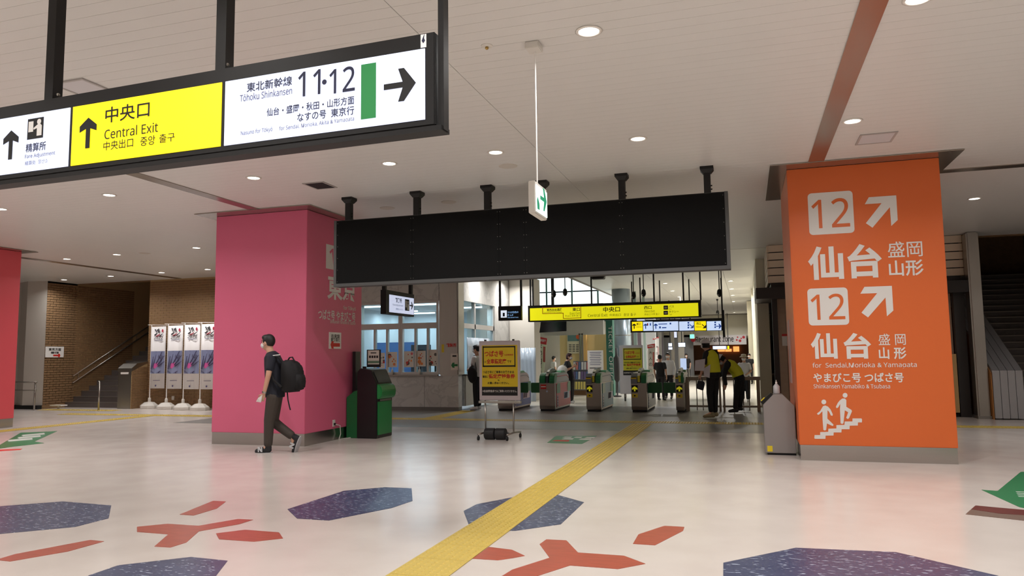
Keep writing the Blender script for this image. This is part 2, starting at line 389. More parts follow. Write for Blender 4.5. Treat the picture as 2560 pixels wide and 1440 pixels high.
# ================================================================== pillars
PINK = M('pink_pillar_sheet', (216, 102, 134), 0.42, noise=0.03, nscale=1.2)
ROSE = M('rose_pillar_sheet', (224, 88, 98), 0.42)
ORNG = M('orange_pillar_sheet', (218, 104, 46), 0.42, noise=0.02, nscale=1.2)
PLINTH = M('pillar_plinth_steel', (186, 182, 178), 0.24, 1.0, noise=0.05, nscale=2, stretch=(1, 1, 20))
PY0, PY1 = 10.9, 12.8
def pillar(x0, x1, mat, label):
    t = thing('square_pillar', label, 'pillar', ((x0+x1)/2, (PY0+PY1)/2, 0))
    obj('shaft', B(x0, PY0, 0.205, x1, PY1, CEIL-0.02), mat, t, bevel=0.006)
    obj('plinth', B(x0+0.008, PY0+0.008, 0, x1-0.008, PY1-0.008, 0.21), PLINTH, t)
    e = 0.23
    for a in ((x0-e, PY0-e-0.07, x1+e, PY0), (x0-e, PY1, x1+e, PY1+e), (x0-e, PY0, x0, PY1), (x1, PY0, x1+e, PY1)):
        obj('collar_panel', B(a[0], a[1], CEIL-0.018, a[2], a[3], CEIL-0.004), MIRR, t)
    return t
p_pink = pillar(-8.96, -7.09, PINK, 'square bright pink pillar with white lettering on its side face')
p_or = pillar(0.64, 2.54, ORNG, 'square orange pillar with white platform directions')
p_rose = pillar(-17.8, -15.92, ROSE, 'square rose red pillar in front of brick stairway')
# orange pillar front
Y = PY0-0.001
def numbox(r, parent, digits):
    X0, _, Z0, X1, _, Z1 = pbox(*r, Y, 0)
    poly_on(round_rect(X1-X0, Z1-Z0, 0.05), ((X0+X1)/2, Y, (Z0+Z1)/2), XU, ZU, PRINT_W, parent, 'number_box', 0.002)
    x0, y0, x1, y1 = r; w = x1-x0; h = y1-y0
    textY(digits, (x0+w*0.07, y0+h*0.16, x1-w*0.09, y1-h*0.15), Y, ORNG, parent, 0.004, lift=0.004)
def arrow45(r, parent):
    X0, _, Z0, X1, _, Z1 = pbox(*r, Y, 0); w, h = X1-X0, Z1-Z0
    P = [(-.5, -.36), (-.36, -.5), (.24, .1), (.24, -.32), (.38, -.46), (.5, -.33), (.5, .5), (-.35, .5), (-.5, .3), (.05, .3)]
    P = [(-.5, -.34), (.03, .28), (-.5, .28), (-.36, .5), (.5, .5), (.5, -.3), (.29, -.48), (.28, .13), (-.3, -.5)]
    poly_on([(a*w, b*h) for a, b in P], ((X0+X1)/2, Y, (Z0+Z1)/2), XU, ZU, PRINT_W, parent, 'arrow')
numbox((2021, 480, 2134, 585), p_or, '12'); arrow45((2163, 491, 2243, 568), p_or)
textY('仙台', (2020, 612, 2205, 697), Y, PRINT_W, p_or, 0.032)
textY('盛岡', (2219, 603, 2306, 643), Y, PRINT_W, p_or, 0.005); textY('山形', (2222, 650, 2309, 690), Y, PRINT_W, p_or, 0.018)
numbox((2020, 720, 2121, 813), p_or, '12'); arrow45((2152, 716, 2232, 793), p_or)
textY('仙', (2027, 832, 2093, 897), Y, PRINT_W, p_or, 0.032); textY('台', (2109, 832, 2178, 897), Y, PRINT_W, p_or, 0.032)
textY('盛 岡', (2196, 834, 2264, 863), Y, PRINT_W, p_or, 0.005); textY('山 形', (2197, 868, 2266, 898), Y, PRINT_W, p_or, 0.022)
textY('for  Sendai,Morioka & Yamagata', (2031, 906, 2292, 922), Y, PRINT_W, p_or, 0.006)
textY('やまびこ号 つばさ号', (2033, 932, 2259, 956), Y, PRINT_W, p_or, 0.022)
textY('Shinkansen Yamabiko & Tsubasa', (2034, 960, 2225, 971), Y, PRINT_W, p_or, 0.006)
def pxl(pts, parent, mat=PRINT_W, name='pictogram', Yp=Y, sc=1.0, ox=0, oy=0):
    P = [atY(ox+x/sc, oy+y/sc, Yp) for x, y in pts]
    return obj(name, MB().prism([(p[0], Yp-0.002, p[2]) for p in P], (0, 0.0015, 0)), mat, parent)
s4 = dict(sc=4.741, ox=1880, oy=960)
circ = lambda x, y, r, n=14: [(x+r*math.cos(2*math.pi*k/n), y+r*math.sin(2*math.pi*k/n)) for k in range(n)]
pxl(circ(851, 213, 29), p_or, **s4); pxl(circ(1103, 134, 29), p_or, **s4)
pxl([(842, 262), (868, 254), (900, 268), (930, 300), (958, 360), (952, 378), (934, 372), (914, 330), (895, 310), (893, 410), (965, 480), (962, 497), (945, 494), (888, 468), (878, 545), (862, 552), (846, 545), (836, 420), (834, 322), (795, 362), (778, 364), (770, 350), (808, 320)], p_or, **s4)
pxl([(1040, 195), (1070, 172), (1100, 172), (1118, 190), (1118, 270), (1180, 308), (1184, 325), (1150, 405), (1134, 415), (1116, 402), (1140, 335), (1100, 312), (1084, 465), (1068, 474), (1050, 465), (1042, 300), (1046, 235), (1020, 280), (1002, 286), (994, 270), (1018, 222)], p_or, **s4)
pxl([(742, 605), (808, 605), (808, 570), (903, 567), (905, 530), (1000, 527), (1000, 487), (1096, 484), (1098, 444), (1190, 444), (1190, 408), (1296, 408), (1304, 420), (1302, 455), (1256, 455), (1254, 492), (1158, 494), (1156, 536), (1062, 536), (1060, 574), (968, 574), (966, 610), (872, 612), (870, 650), (745, 650), (738, 640)], p_or, **s4)
# small notice on the left face of the orange pillar
nx = 0.64-0.001
obj('notice', B(0.628, 11.9, 1.0, 0.64, 12.35, 1.95), M('notice_paper', (205, 170, 165), 0.6), p_or)
# pink pillar right face (looks towards +X)
X = -7.089
textX('東京', (818, 690, 890, 752), X, PRINT_W, p_pink, 0.03)
textX('for Tōkyō', (858, 766, 889, 778), X, PRINT_W, p_pink, 0.012)
textX('つばさ号 やまびこ号', (795, 777, 888, 802), X, PRINT_W, p_pink, 0.02)
textX('Shinkansen Yamabiko & Tsubasa', (825, 801, 888, 810), X, PRINT_W, p_pink, 0.008)
a = atX(815, 640, X); poly_on([(0, -.22), (.62, -.22), (.62, .22), (0, .22)], (X, a[1], a[2]), YU, ZU, PRINT_W, p_pink, 'number_box')
text('11', (X, a[1]+0.31, a[2]), YU, ZU, 0.4, 0.32, PINK, p_pink, 0.012, lift=0.004)
n0, n1 = atX(822, 852, X), atX(852, 852, X); zt, zb = atX(837, 831, X)[2], atX(837, 872, X)[2]
nt_ = obj('notice', B(X, n0[1], zb, X+0.008, n1[1], zt), WHITE, p_pink); nt_['label'] = 'white paper notice with red arrow'
ym = (n0[1]+n1[1])/2
text('在来線', (X+0.008, ym, zt-0.1*(zt-zb)-0.04), YU, ZU, (n1[1]-n0[1])*.7, 0.075, INK, nt_, 0.01)
text('乗り換え', (X+0.008, ym, zt-0.38*(zt-zb)-0.02), YU, ZU, (n1[1]-n0[1])*.75, 0.075, INK, nt_, 0.01)
poly_on([(-a, b) for a, b in arrow_poly(0.32, 0.4, 0.2)], (X+0.008, ym, zb+0.07), YU, ZU, RED, nt_, 'arrow')
so = atX(834, 1058, X)
sk = obj('wall_socket', B(X, so[1]-0.04, so[2]-0.06, X+0.012, so[1]+0.04, so[2]+0.06), OFFW, p_pink, bevel=0.003)
obj('plug', B(X+0.012, so[1]-0.015, so[2]-0.035, X+0.04, so[1]+0.015, so[2]+0.005), INK, sk)
cab = MB().tube([(X+0.035, so[1], so[2]-0.02), (X+0.06, so[1]+0.12, so[2]-0.05), (X+0.05, so[1]+0.16, 0.1), (X+0.05, so[1]+0.1, 0.008), (X+0.12, so[1]+0.5, 0.008), (X+0.1, 12.225, 0.012)], 0.008, 6)
tag(obj('power_cable', cab, OFFW), 'white power cable lying along pink pillar plinth', 'cable')
# ================================================================== walls, stairs, office
BR = M('brown_brick', (132, 102, 70), 0.7, noise=0.25, nscale=9)
MORT = M('brick_mortar', (176, 150, 108), 0.9)
BRD = BR
def bricks(parent, o, u, n, w, h, mat, nobj, start=0.0, slope=None):
    """running-bond bricks proud of a wall face; first nobj are parts, the rest one stuff part"""
    o, u, n = np.array(o, float), np.array(u, float), np.array(n, float)
    L, Hh, g = 0.215, 0.062, 0.013; full = {}; rest = MB(); k = 0
    z = g; row = 0
    while z+Hh < h:
        a = -(row % 2)*(L+g)/2
        while a < w:
            a0, a1 = max(a, 0), min(a+L, w)
            top = h if slope is None else slope(a1)
            if a1-a0 > 0.03 and z+Hh < top:
                if k < nobj and a1-a0 > L-0.001:
                    if 'm' not in full:
                        full['m'] = MB().prism([(0, 0, 0), tuple(u*L), tuple(u*L+np.array((0, 0, Hh))), (0, 0, Hh)], n*0.008).mesh('brick')
                    b = link('brick', full['m'], mat, parent); b.location = tuple(o+u*a0+np.array((0, 0, z))); k += 1
                else:
                    p = o+u*a0+np.array((0, 0, z)); q = u*(a1-a0)
                    rest.prism([p, p+q, p+q+np.array((0, 0, Hh)), p+np.array((0, 0, Hh))], n*0.008)
            a += L+g
        z += Hh+g; row += 1
    if rest.v: tag(obj('bricks', rest, mat, parent), kind='stuff')
WY = 19.0
wl = tag(obj('wall_left', B(-18.1, WY, 0, -12.0, WY+0.3, CEIL), MORT), 'brown brick wall behind the white banners', kind='structure')
bricks(wl, (-18.1, WY, 0), (1, 0, 0), (0, -1, 0), 6.1, CEIL, BR, 290)
tag(obj('wall_back', B(-12.0, WY, 0, -10.6, WY+0.3, CEIL), M('cream_wall', (205, 200, 190), 0.6)), 'plain wall strip behind pink pillar', kind='structure')
sockW = atY(433, 995, WY-0.01)
tag(obj('wall_socket', B(sockW[0]-0.05, WY-0.025, sockW[2]-0.06, sockW[0]+0.05, WY-0.008, sockW[2]+0.06), OFFW, bevel=0.003), 'small white wall socket on brick wall behind banners', 'socket')
# stairwell (left)
sw = tag(obj('wall_stair', B(-21.6, 17.9, 0, -21.1, 27, 6.5), MORT), 'brown brick side wall of the left stairway', kind='structure')
bricks(sw, (-21.1, 17.9, 0), (0, 1, 0), (1, 0, 0), 3.5, 4.0, BRD, 200)
sw2 = tag(obj('wall_stair', B(-18.1, WY+0.3, 0, -17.8, 27, 6.5), BRD), 'brick wall on inner side of left stairway', kind='structure')
tag(obj('wall_stair', B(-21.6, 26.7, 0, -17.8, 27, 6.5), BRD), 'brick end wall of left stairwell', kind='structure')
tag(obj('ceiling', B(-21.6, 19.0, 5.4, -17.8, 27, 5.6), CEILM), 'ceiling above the left stairway', kind='structure')
tag(obj('wall_stair', B(-21.1, 19.02, CEIL-0.02, -18.1, 19.2, 5.5), BRD), 'brick bulkhead above the left stairway opening', kind='structure')
STEP = M('stair_stone', (92, 84, 80), 0.55, noise=0.1, nscale=8)
def staircase(name, label, x0, x1, y0, n, mat):
    t = thing(name, label, 'stairs', ((x0+x1)/2, y0, 0))
    for i in range(n):
        s = obj('step', B(x0, y0+0.3*i, 0, x1, y0+0.3*i+0.32, 0.165*(i+1)), mat, t)
        obj('nosing', B(x0, y0+0.3*i-0.004, 0.165*(i+1)-0.02, x1, y0+0.3*i+0.05, 0.165*(i+1)+0.003), M('nosing_metal', (120, 112, 104), 0.4, 0.5), s)
    return t
staircase('staircase', 'dark stone staircase rising between brick walls', -21.08, -18.64, 18.7, 22, STEP)
def handrail(name, label, x, y0, z0, n, side, rgb=STEEL):
    t = thing(name, label, 'handrail', (x, y0, 0))
    for dz in (0.0, 0.22):
        obj('rail', MB().tube([(x, y0, z0-dz), (x, y0+n*0.3, z0-dz+n*0.165)], 0.022, 8), rgb, t, smooth=True)
    for k in range(0, n, 4):
        yy = y0+k*0.3+0.2; zz = z0+(k*0.3+0.2)*0.55
        obj('bracket', MB().tube([(x, yy, zz), (x, yy, zz-0.22), (x+side*0.07, yy, zz-0.26)], 0.01, 6), rgb, t)
    return t
handrail('stair_handrail', 'pair of steel handrails on brown brick stair wall', -21.02, 18.9, 1.0, 20, -1)
ns = atX(136, 880, -21.09)
no_ = tag(obj('wall_notice', B(-21.09, ns[1]-0.33, ns[2]-0.17, -21.075, ns[1]+0.33, ns[2]+0.17), WHITE), 'white direction notice on brown brick stair wall', 'notice')
text('東京方面', (-21.075, ns[1], ns[2]+0.08), YU, ZU, 0.45, 0.1, INK, no_, 0.02)
text('番線', (-21.075, ns[1], ns[2]-0.02), YU, ZU, 0.3, 0.07, INK, no_, 0.02)
poly_on(arrow_poly(0.26, 0.4, 0.2), (-21.075, ns[1]+0.08, ns[2]-0.11), YU, ZU, RED, no_, 'arrow')
# brick pier with steel cabinet at stair foot
pier = thing('stair_end_pier', 'brick pier with brushed steel front beside left staircase', 'pier', (-18.33, 18.6, 0))
pr = [(-18.6, 18.36, 0), (-18.6, 18.36, 1.22), (-18.6, 18.55, 1.36), (-18.6, 19.0, 1.42), (-18.6, 19.0, 0)]
obj('core', MB().prism(pr, (0.5, 0, 0)), MORT, pier)
pside = obj('brick_side', MB().prism([(-18.1, 18.37, 0), (-18.1, 18.37, 1.22), (-18.1, 18.99, 1.38), (-18.1, 18.99, 0)], (0.01, 0, 0)), MORT, pier)
bricks(pside, (-18.09, 18.37, 0), (0, 1, 0), (1, 0, 0), 0.62, 1.34, BRD, 60, slope=lambda a: 1.2+a*0.2)
obj('steel_front', B(-18.6, 18.345, 0, -18.1, 18.365, 1.14), STEEL, pier, bevel=0.004)
obj('steel_cap', MB().prism([(-18.62, 18.34, 1.14), (-18.62, 18.34, 1.24), (-18.62, 18.55, 1.385), (-18.62, 19.0, 1.445), (-18.62, 19.0, 1.41)], (0.54, 0, 0)), STEEL, pier)
obj('label_plate', B(-18.5, 18.338, 1.06, -18.2, 18.346, 1.12), WHITE, pier)
# steel guard rails near the stairs
def guard(name, label, x0, x1, y, h, posts, mids=1):
    t = thing(name, label, 'railing', ((x0+x1)/2, y, 0))
    obj('top_rail', MB().tube([(x0, y, h), (x1, y, h)], 0.025, 8), STEEL, t, smooth=True)
    for m_ in range(mids): obj('mid_rail', MB().tube([(x0, y, h-0.25*(m_+1)), (x1, y, h-0.25*(m_+1))], 0.018, 8), STEEL, t, smooth=True)
    for x in posts: obj('post', MB().tube([(x, y, 0), (x, y, h)], 0.025, 8), STEEL, t, smooth=True)
a = fl(245, 1026); guard('guard_rail', 'short steel guard rail ending beside steel fronted pier', a[0], -18.62, a[1], 0.86, (a[0]+0.02,))
guard('guard_rail', 'low steel guard rail in front of cream corner wall', -22.6, -20.9, 17.5, 0.85, (-22.3, -20.95))
a = fl(146, 1023); wt = thing('table_stand', 'small white pedestal stand at foot of staircase', 'stand', (a[0], a[1], 0))
obj('top', B(a[0]-0.22, a[1]-0.12, 0.1, a[0]+0.22, a[1]+0.12, 0.135), WHITE, wt); obj('stem', MB().cyl(a[0], a[1], 0, 0.1, 0.03, 10), WHITE, wt)
# cream corner wall, far left
CREAM = M('cream_wall')
cw = tag(obj('wall_corner', MB().prism([(-24.5, 17.9, 0.12), (-22.2, 17.9, 0.12), (-21.75, 17.75, 0.12), (-21.1, 17.9, 0.12), (-21.1, 19, 0.12), (-24.5, 19, 0.12)], (0, 0, CEIL-0.12)), CREAM), 'cream plastered corner wall beside stair', kind='structure')
tag(obj('baseboard_corner', B(-24.5, 17.74, 0, -21.12, 19, 0.12), BLACKM), 'dark baseboard under cream corner wall', kind='structure')
tag(obj('wall_far_left', B(-30, 19, 0, -24.5, 19.3, CEIL), CREAM), 'plain cream wall at far left of hall', kind='structure')

# ------------------------------------------------------------------ fare office (marble front, windows)
def marble_mat():
    m = bpy.data.materials.new('grey_marble'); m.use_nodes = True; nt = m.node_tree; b = nt.nodes['Principled BSDF']
    tc = nt.nodes.new('ShaderNodeTexCoord'); w = nt.nodes.new('ShaderNodeTexNoise'); w.inputs['Scale'].default_value = 1.6; w.inputs['Detail'].default_value = 9; w.inputs['Distortion'].default_value = 1.6
    r = nt.nodes.new('ShaderNodeValToRGB'); e = r.color_ramp.elements
    e[0].position = 0.46; e[0].color = lin((196, 194, 190))+(1,); e[1].position = 0.56; e[1].color = lin((190, 188, 184))+(1,)
    k = e.new(0.5); k.color = lin((176, 174, 172))+(1,)
    nt.links.new(tc.outputs['Object'], w.inputs['Vector']); nt.links.new(w.outputs['Fac'], r.inputs[0]); nt.links.new(r.outputs[0], b.inputs['Base Color'])
    b.inputs['Roughness'].default_value = 0.3
    return m
MARB = marble_mat()
OY = 18.9; OX0, OX1 = -10.6, -7.5
wo = tag(obj('wall_office', B(OX0, OY, 0.1, OX1, OY+0.25, 0.95), MARB), 'grey marble base of the fare office front', kind='structure')
k = 0
for xa, xb in ((-10.6, -9.57), (-9.56, -8.51), (-8.5, OX1)): obj('marble_slab', B(xa, OY-0.02, 0.1, xb, OY-0.001, 0.944), MARB, wo)
tag(obj('baseboard_office', B(OX0, OY-0.012, 0, OX1, OY+0.25, 0.1), M('grey_base', (110, 106, 102), 0.4)), 'grey baseboard under marble office front', kind='structure')
wo2 = tag(obj('wall_office', B(OX0, OY, 3.03, OX1, OY+0.25, CEIL), MARB), 'grey marble header above the office windows', kind='structure')
for xa, xb in ((-10.6, -9.31), (-9.3, -8.07)): obj('marble_slab', B(xa+0.006, OY-0.02, 3.04, xb, OY-0.001, CEIL-0.01), MARB, wo2)
obj('window_sill', B(OX0, OY-0.06, 0.945, -8.09, OY+0.018, 0.985), STEEL_D, wo)
ALU = M('aluminium_frame', (196, 192, 188), 0.35, 0.35)
# two window units
Zs, Zt, Zu, Ze = 0.985, 2.26, 2.42, 3.03
def xo(px): return atY(px, 880, OY)[0]
def window(name, label, xa, xb, muls):
    w = tag(obj(name, MB().box(xa+0.06, OY+0.022, Zt, xb-0.06, OY+0.138, Zu).box(xa, OY+0.02, Zs, xa+0.06, OY+0.14, Ze).box(xb-0.06, OY+0.02, Zs, xb, OY+0.14, Ze).box(xa+0.06, OY+0.022, Zs, xb-0.06, OY+0.138, Zs+0.07).box(xa+0.06, OY+0.022, Ze-0.06, xb-0.06, OY+0.138, Ze), ALU), label, kind='structure')
    xs = [xa+0.06]+muls+[xb-0.06]
    for m_ in muls: obj('mullion', B(m_-0.03, OY+0.03, Zs+0.07, m_+0.03, OY+0.13, Zt), ALU, w)
    for p, q in zip(xs[:-1], xs[1:]): obj('pane', B(p+0.02, OY+0.07, Zs+0.07, q-0.02, OY+0.078, Zt), GLASS, w)
    obj('pane', B(xa+0.06, OY+0.07, Zu, xb-0.06, OY+0.078, Ze-0.06), GLASS, w)
    return w
w1 = window('window_1', 'aluminium framed office window behind green machine', OX0, xo(1000), [xo(935), xo(966)])
w2 = window('window_2', 'aluminium framed office window beside steel column', xo(1000)+0.004, xo(1097)-0.02, [xo(1037), xo(1068)])
# posters fixed behind the panes
PAPER = M('poster_paper', (226, 218, 208), 0.6, emit=0.0)
pinks = [M('poster_pink', (214, 110, 120), 0.6), M('poster_red', (200, 60, 50), 0.6), M('poster_grey', (90, 88, 84), 0.6), M('poster_orange', (226, 130, 60), 0.6), GREEN]
def poster(r, Yp, label, seed, group=None, big=False):
    X0, _, Z0, X1, _, Z1 = pbox(*r, Yp, 0)
    t = tag(obj('window_poster', B(X0, Yp, Z0, X1, Yp+0.004, Z1), PAPER), label, 'poster', group)
    rr = random.Random(seed)
    for i in range(9):
        a, b = X0+(X1-X0)*rr.uniform(.15, .85), Z0+(Z1-Z0)*rr.uniform(.12, .88); R = (X1-X0)*(rr.uniform(.05, .09) if i > 2 else rr.uniform(.13, .2))
        obj('printed_dot', MB().prism([(a+R*math.cos(2*math.pi*j/10), Yp-0.001-0.0004*i, b+R*math.sin(2*math.pi*j/10)) for j in range(10)], (0, 0.0008, 0)), pinks[rr.randrange(4)], t)
    return t
g = 'dotted posters in fare office windows'
for i, r in enumerate(((948, 882, 962, 921), (968, 880, 993, 918), (1010, 878, 1034, 918), (1041, 877, 1064, 916), (1071, 874, 1096, 915))):
    poster(r, OY+0.062, 'white poster with red and pink dots behind the office window pane', i, g)
for i, px in enumerate((981, 1049)):
    a = atY(px, 939, OY-0.02)
    bt = thing('sanitizer_bottle', 'small pump bottle on sill of the fare office window', 'bottle', (a[0], OY-0.03, 0.985), 'bottles on office sill')
    obj('bottle_body', MB().lathe(a[0], OY-0.03, [(0.035, 0.985), (0.037, 1.08), (0.03, 1.12), (0.012, 1.14)], 12), OFFW, bt, smooth=True)
    obj('pump', MB().lathe(a[0], OY-0.03, [(0.012, 1.14), (0.014, 1.16), (0.006, 1.165), (0.006, 1.19)], 8).box(a[0]-0.03, OY-0.037, 1.185, a[0]+0.01, OY-0.023, 1.195), WHITE, bt)
# office interior
OFW = M('office_wall', (214, 216, 218), 0.6)
tag(obj('wall_office_inside', B(OX0-1.2, 24.4, 0, OX1+0.2, 24.6, 3.1), OFW), 'pale blue rear wall inside the fare office', kind='structure')
tag(obj('wall_office_inside', B(OX0-1.4, OY+0.25, 0, OX0-1.2, 24.4, 3.1), OFW), 'pale blue side wall inside the fare office', kind='structure')
tag(obj('ceiling', B(OX0-1.4, OY+0.26, 3.04, OX1-0.02, 24.6, 3.12), M('office_ceiling', (214, 216, 218), 0.6)), 'lower white ceiling inside the fare office', kind='structure')
TUBEL = bpy.data.lights.new('tube_lamp', 'AREA'); TUBEL.shape = 'RECTANGLE'; TUBEL.size = 1.2; TUBEL.size_y = 0.1; TUBEL.energy = OFFICE_W; TUBEL.color = (0.74, 0.88, 1.0)
for i, (x, y) in enumerate(((-10.6, 19.9), (-8.75, 19.7), (-10.9, 22.4), (-10.8, 23.6), (-8.35, 21.6))):
    t = thing('fluorescent_lamp', 'white fluorescent tube lamp on office ceiling', 'ceiling light', (x, y, 3.04), 'office tube lamps')
    obj('housing', B(x-0.6, y-0.07, 3.01, x+0.6, y+0.07, 3.04), WHITE, t); obj('tube', MB().tube([(x-0.57, y, 2.99), (x+0.57, y, 2.99)], 0.025, 8), TUBE, t)
    lo = bpy.data.objects.new('tube_lamp', TUBEL); COL.objects.link(lo); lo.parent = t; lo.location = (0, 0, -0.09)
PBLUE = M('blue_partition', (92, 130, 190), 0.6); DARKP = M('dark_screen', (46, 48, 56), 0.5)
tag(obj('office_partition', B(-11.4, 21.6, 0, -10.1, 21.66, 1.95), PBLUE), 'blue office partition behind window', 'partition')
tag(obj('office_partition', B(-10.0, 21.2, 0, -9.35, 21.26, 1.85), DARKP), 'dark grey office partition behind window', 'partition')
a = atY(1085, 868, 20.4); ch = thing('office_chair', 'black swivel chair inside the fare office', 'chair', (a[0], 20.4, 0))
obj('backrest', MB().prism([(a[0]-0.26, 20.4, 1.2), (a[0]+0.26, 20.4, 1.2), (a[0]+0.26, 20.4, 1.52), (a[0]+0.18, 20.4, 1.62), (a[0]-0.18, 20.4, 1.62), (a[0]-0.26, 20.4, 1.52)], (0, 0.08, 0)), BLACK, ch)
obj('stem', MB().cyl(a[0], 20.5, 0.1, 1.3, 0.03, 8), BLACK, ch); obj('foot', B(a[0]-0.25, 20.25, 0, a[0]+0.25, 20.75, 0.1), BLACK, ch)
tag(obj('office_counter', B(OX0, 19.35, 0, -8.2, 19.8, 0.9), M('counter_grey', (140, 142, 146), 0.5)), 'grey counter inside the fare office', 'counter')
mo = atY(1049, 862, 19.6); mt = thing('office_monitor', 'small black monitor on the office counter', 'monitor', (mo[0], 19.6, 0.9))
obj('screen', B(mo[0]-0.13, 19.6, 1.3, mo[0]+0.1, 19.64, 1.68), BLACK, mt); obj('stand', MB().cyl(mo[0], 19.62, 0.9, 1.32, 0.025, 8), BLACK, mt)
# steel column and side window (face looks to +X)
col = thing('steel_column', 'brushed steel clad column between the two fare office windows', 'column', (-7.78, OY+0.1, 0.95))
obj('cladding', B(-8.06, OY-0.03, 0.95, OX1+0.01, OY+0.45, CEIL-0.02), STEEL, col, bevel=0.03)
a0, b0 = atY(1110, 868, OY-0.031), atY(1137, 860, OY-0.031)
textY('精算所', (1116, 858, 1141, 868), OY-0.031, RED, col, 0.03)
obj('yellow_tag', B(*pbox(1104, 861, 1110, 881, OY-0.036, 0.005)), YEL, col)
pp = obj('notice', B(*pbox(1127, 884, 1145, 925, OY-0.037, 0.005)), PAPER, col)
X0, _, Z0, X1, _, Z1 = pbox(1128, 905, 1144, 921, OY-0.038, 0); poly_on([(-x, y) for x, y in arrow_poly(X1-X0, 0.7, 0.3)], ((X0+X1)/2, OY-0.038, (Z0+Z1)/2), XU, ZU, GREEN, pp, 'arrow')
obj('printed_line', B(*pbox(1131, 888, 1141, 892, OY-0.039, 0.002)), INK, pp)
ws = tag(obj('wall_office_side', MB().box(OX1-0.25, OY+0.45, 0.1, OX1, 23.5, 0.95).box(OX1-0.25, OY+0.45, 3.03, OX1, 23.5, CEIL).box(OX1-0.25, 22.0, 0.95, OX1, 23.5, 3.03), MARB), 'side wall of the fare office with service window', kind='structure')
obj('steel_panel', B(OX1, OY+0.5, 0.1, OX1+0.015, 21.4, 0.93), STEEL_D, ws)
obj('service_shelf', B(OX1-0.2, OY+0.45, 0.93, OX1+0.22, 21.6, 0.975), STEEL_D, ws)
w3 = tag(obj('window_3', MB().box(OX1-0.12, OY+0.45, 2.26, OX1-0.02, 22, 2.40).box(OX1-0.12, 20.25, 0.975, OX1-0.02, 20.33, 3.03).box(OX1-0.12, 21.92, 0.975, OX1-0.02, 22, 3.03), ALU), 'aluminium framed service window on office side', kind='structure')
for p, q, r_, s_ in ((OY+0.45, 20.25, 0.975, 2.26), (20.33, 21.92, 0.975, 2.26), (OY+0.45, 20.25, 2.4, 3.03), (20.33, 21.92, 2.4, 3.03)):
    obj('pane', B(OX1-0.075, p, r_, OX1-0.067, q, s_), GLASS, w3)
CURT = M('clear_sheet', (176, 190, 204), 0.12, spec=0.9, bump=0.9, nscale=5)
# clear vinyl sheet hung in the service window, wavy
def wavy_sheet(axis, a0, a1, c, z0, z1, amp):
    n, m = 14, 5; mb = MB(); vs = []
    for j in range(m):
        for i in range(n):
            s = a0+(a1-a0)*i/(n-1); w = c+amp*math.sin(i*1.9+j*0.8)
            vs.append((w, s, z0+(z1-z0)*j/(m-1)) if axis == 'X' else (s, w, z0+(z1-z0)*j/(m-1)))
    mb.add(vs, [(j*n+i, j*n+i+1, (j+1)*n+i+1, (j+1)*n+i) for j in range(m-1) for i in range(n-1)])
    return mb
vs_ = obj('vinyl_sheet', wavy_sheet('X', OY+0.5, 21.3, OX1+0.05, 1.0, 2.0, 0.02), CURT, smooth=True)
vs_.modifiers.new('thick', 'SOLIDIFY').thickness = 0.003
tag(vs_, 'clear wrinkled vinyl sheet hanging at the office service window', 'vinyl sheet')
# walls between the office and the concourse opening
tag(obj('wall_side', B(OX1-1.5, 23.5, 0, atY(1216, 850, 23.5)[0], 23.7, CEIL), CREAM), 'cream wall corner beyond the fare office', kind='structure')
xw0, xw1 = atY(1216, 850, 23.5)[0], atY(1276, 850, 23.5)[0]
wg = tag(obj('window_4', MB().box(xw0, 23.5, 0, xw1, 23.6, 0.9).box(xw0, 23.5, 2.75, xw1, 23.6, CEIL).box(xw0, 23.5, 1.75, xw1, 23.6, 1.83).box(xw0, 23.5, 0.9, xw0+0.05, 23.6, 2.75).box(xw1-0.05, 23.5, 0.9, xw1, 23.6, 2.75), CREAM), 'glazed panel in cream wall beyond the fare office', kind='structure')
for z0, z1 in ((0.9, 1.75), (1.83, 2.75)): obj('pane', B(xw0+0.05, 23.54, z0, xw1-0.05, 23.55, z1), GLASS, wg)
tag(obj('window_blind', B(xw0+0.1, 23.75, 0.9, xw1-0.05, 23.78, 2.7), M('sage_blind', (168, 176, 160), 0.7)), 'pale sage blind behind glazed wall panel', 'blind')
xw2 = atY(1337, 850, 23.5)[0]
tag(obj('wall_side', B(xw1, 23.45, 0, xw2, 24.2, CEIL), CREAM), 'cream wall end by the concourse opening', kind='structure')
wr = obj('vinyl_sheet', wavy_sheet('Y', atY(1301, 900, 22.9)[0], atY(1339, 900, 22.9)[0], 22.9, 0.02, 1.72, 0.03), CURT, smooth=True)
wr.modifiers.new('thick', 'SOLIDIFY').thickness = 0.003
tag(wr, 'crumpled clear vinyl screen standing before cream wall end', 'vinyl sheet')
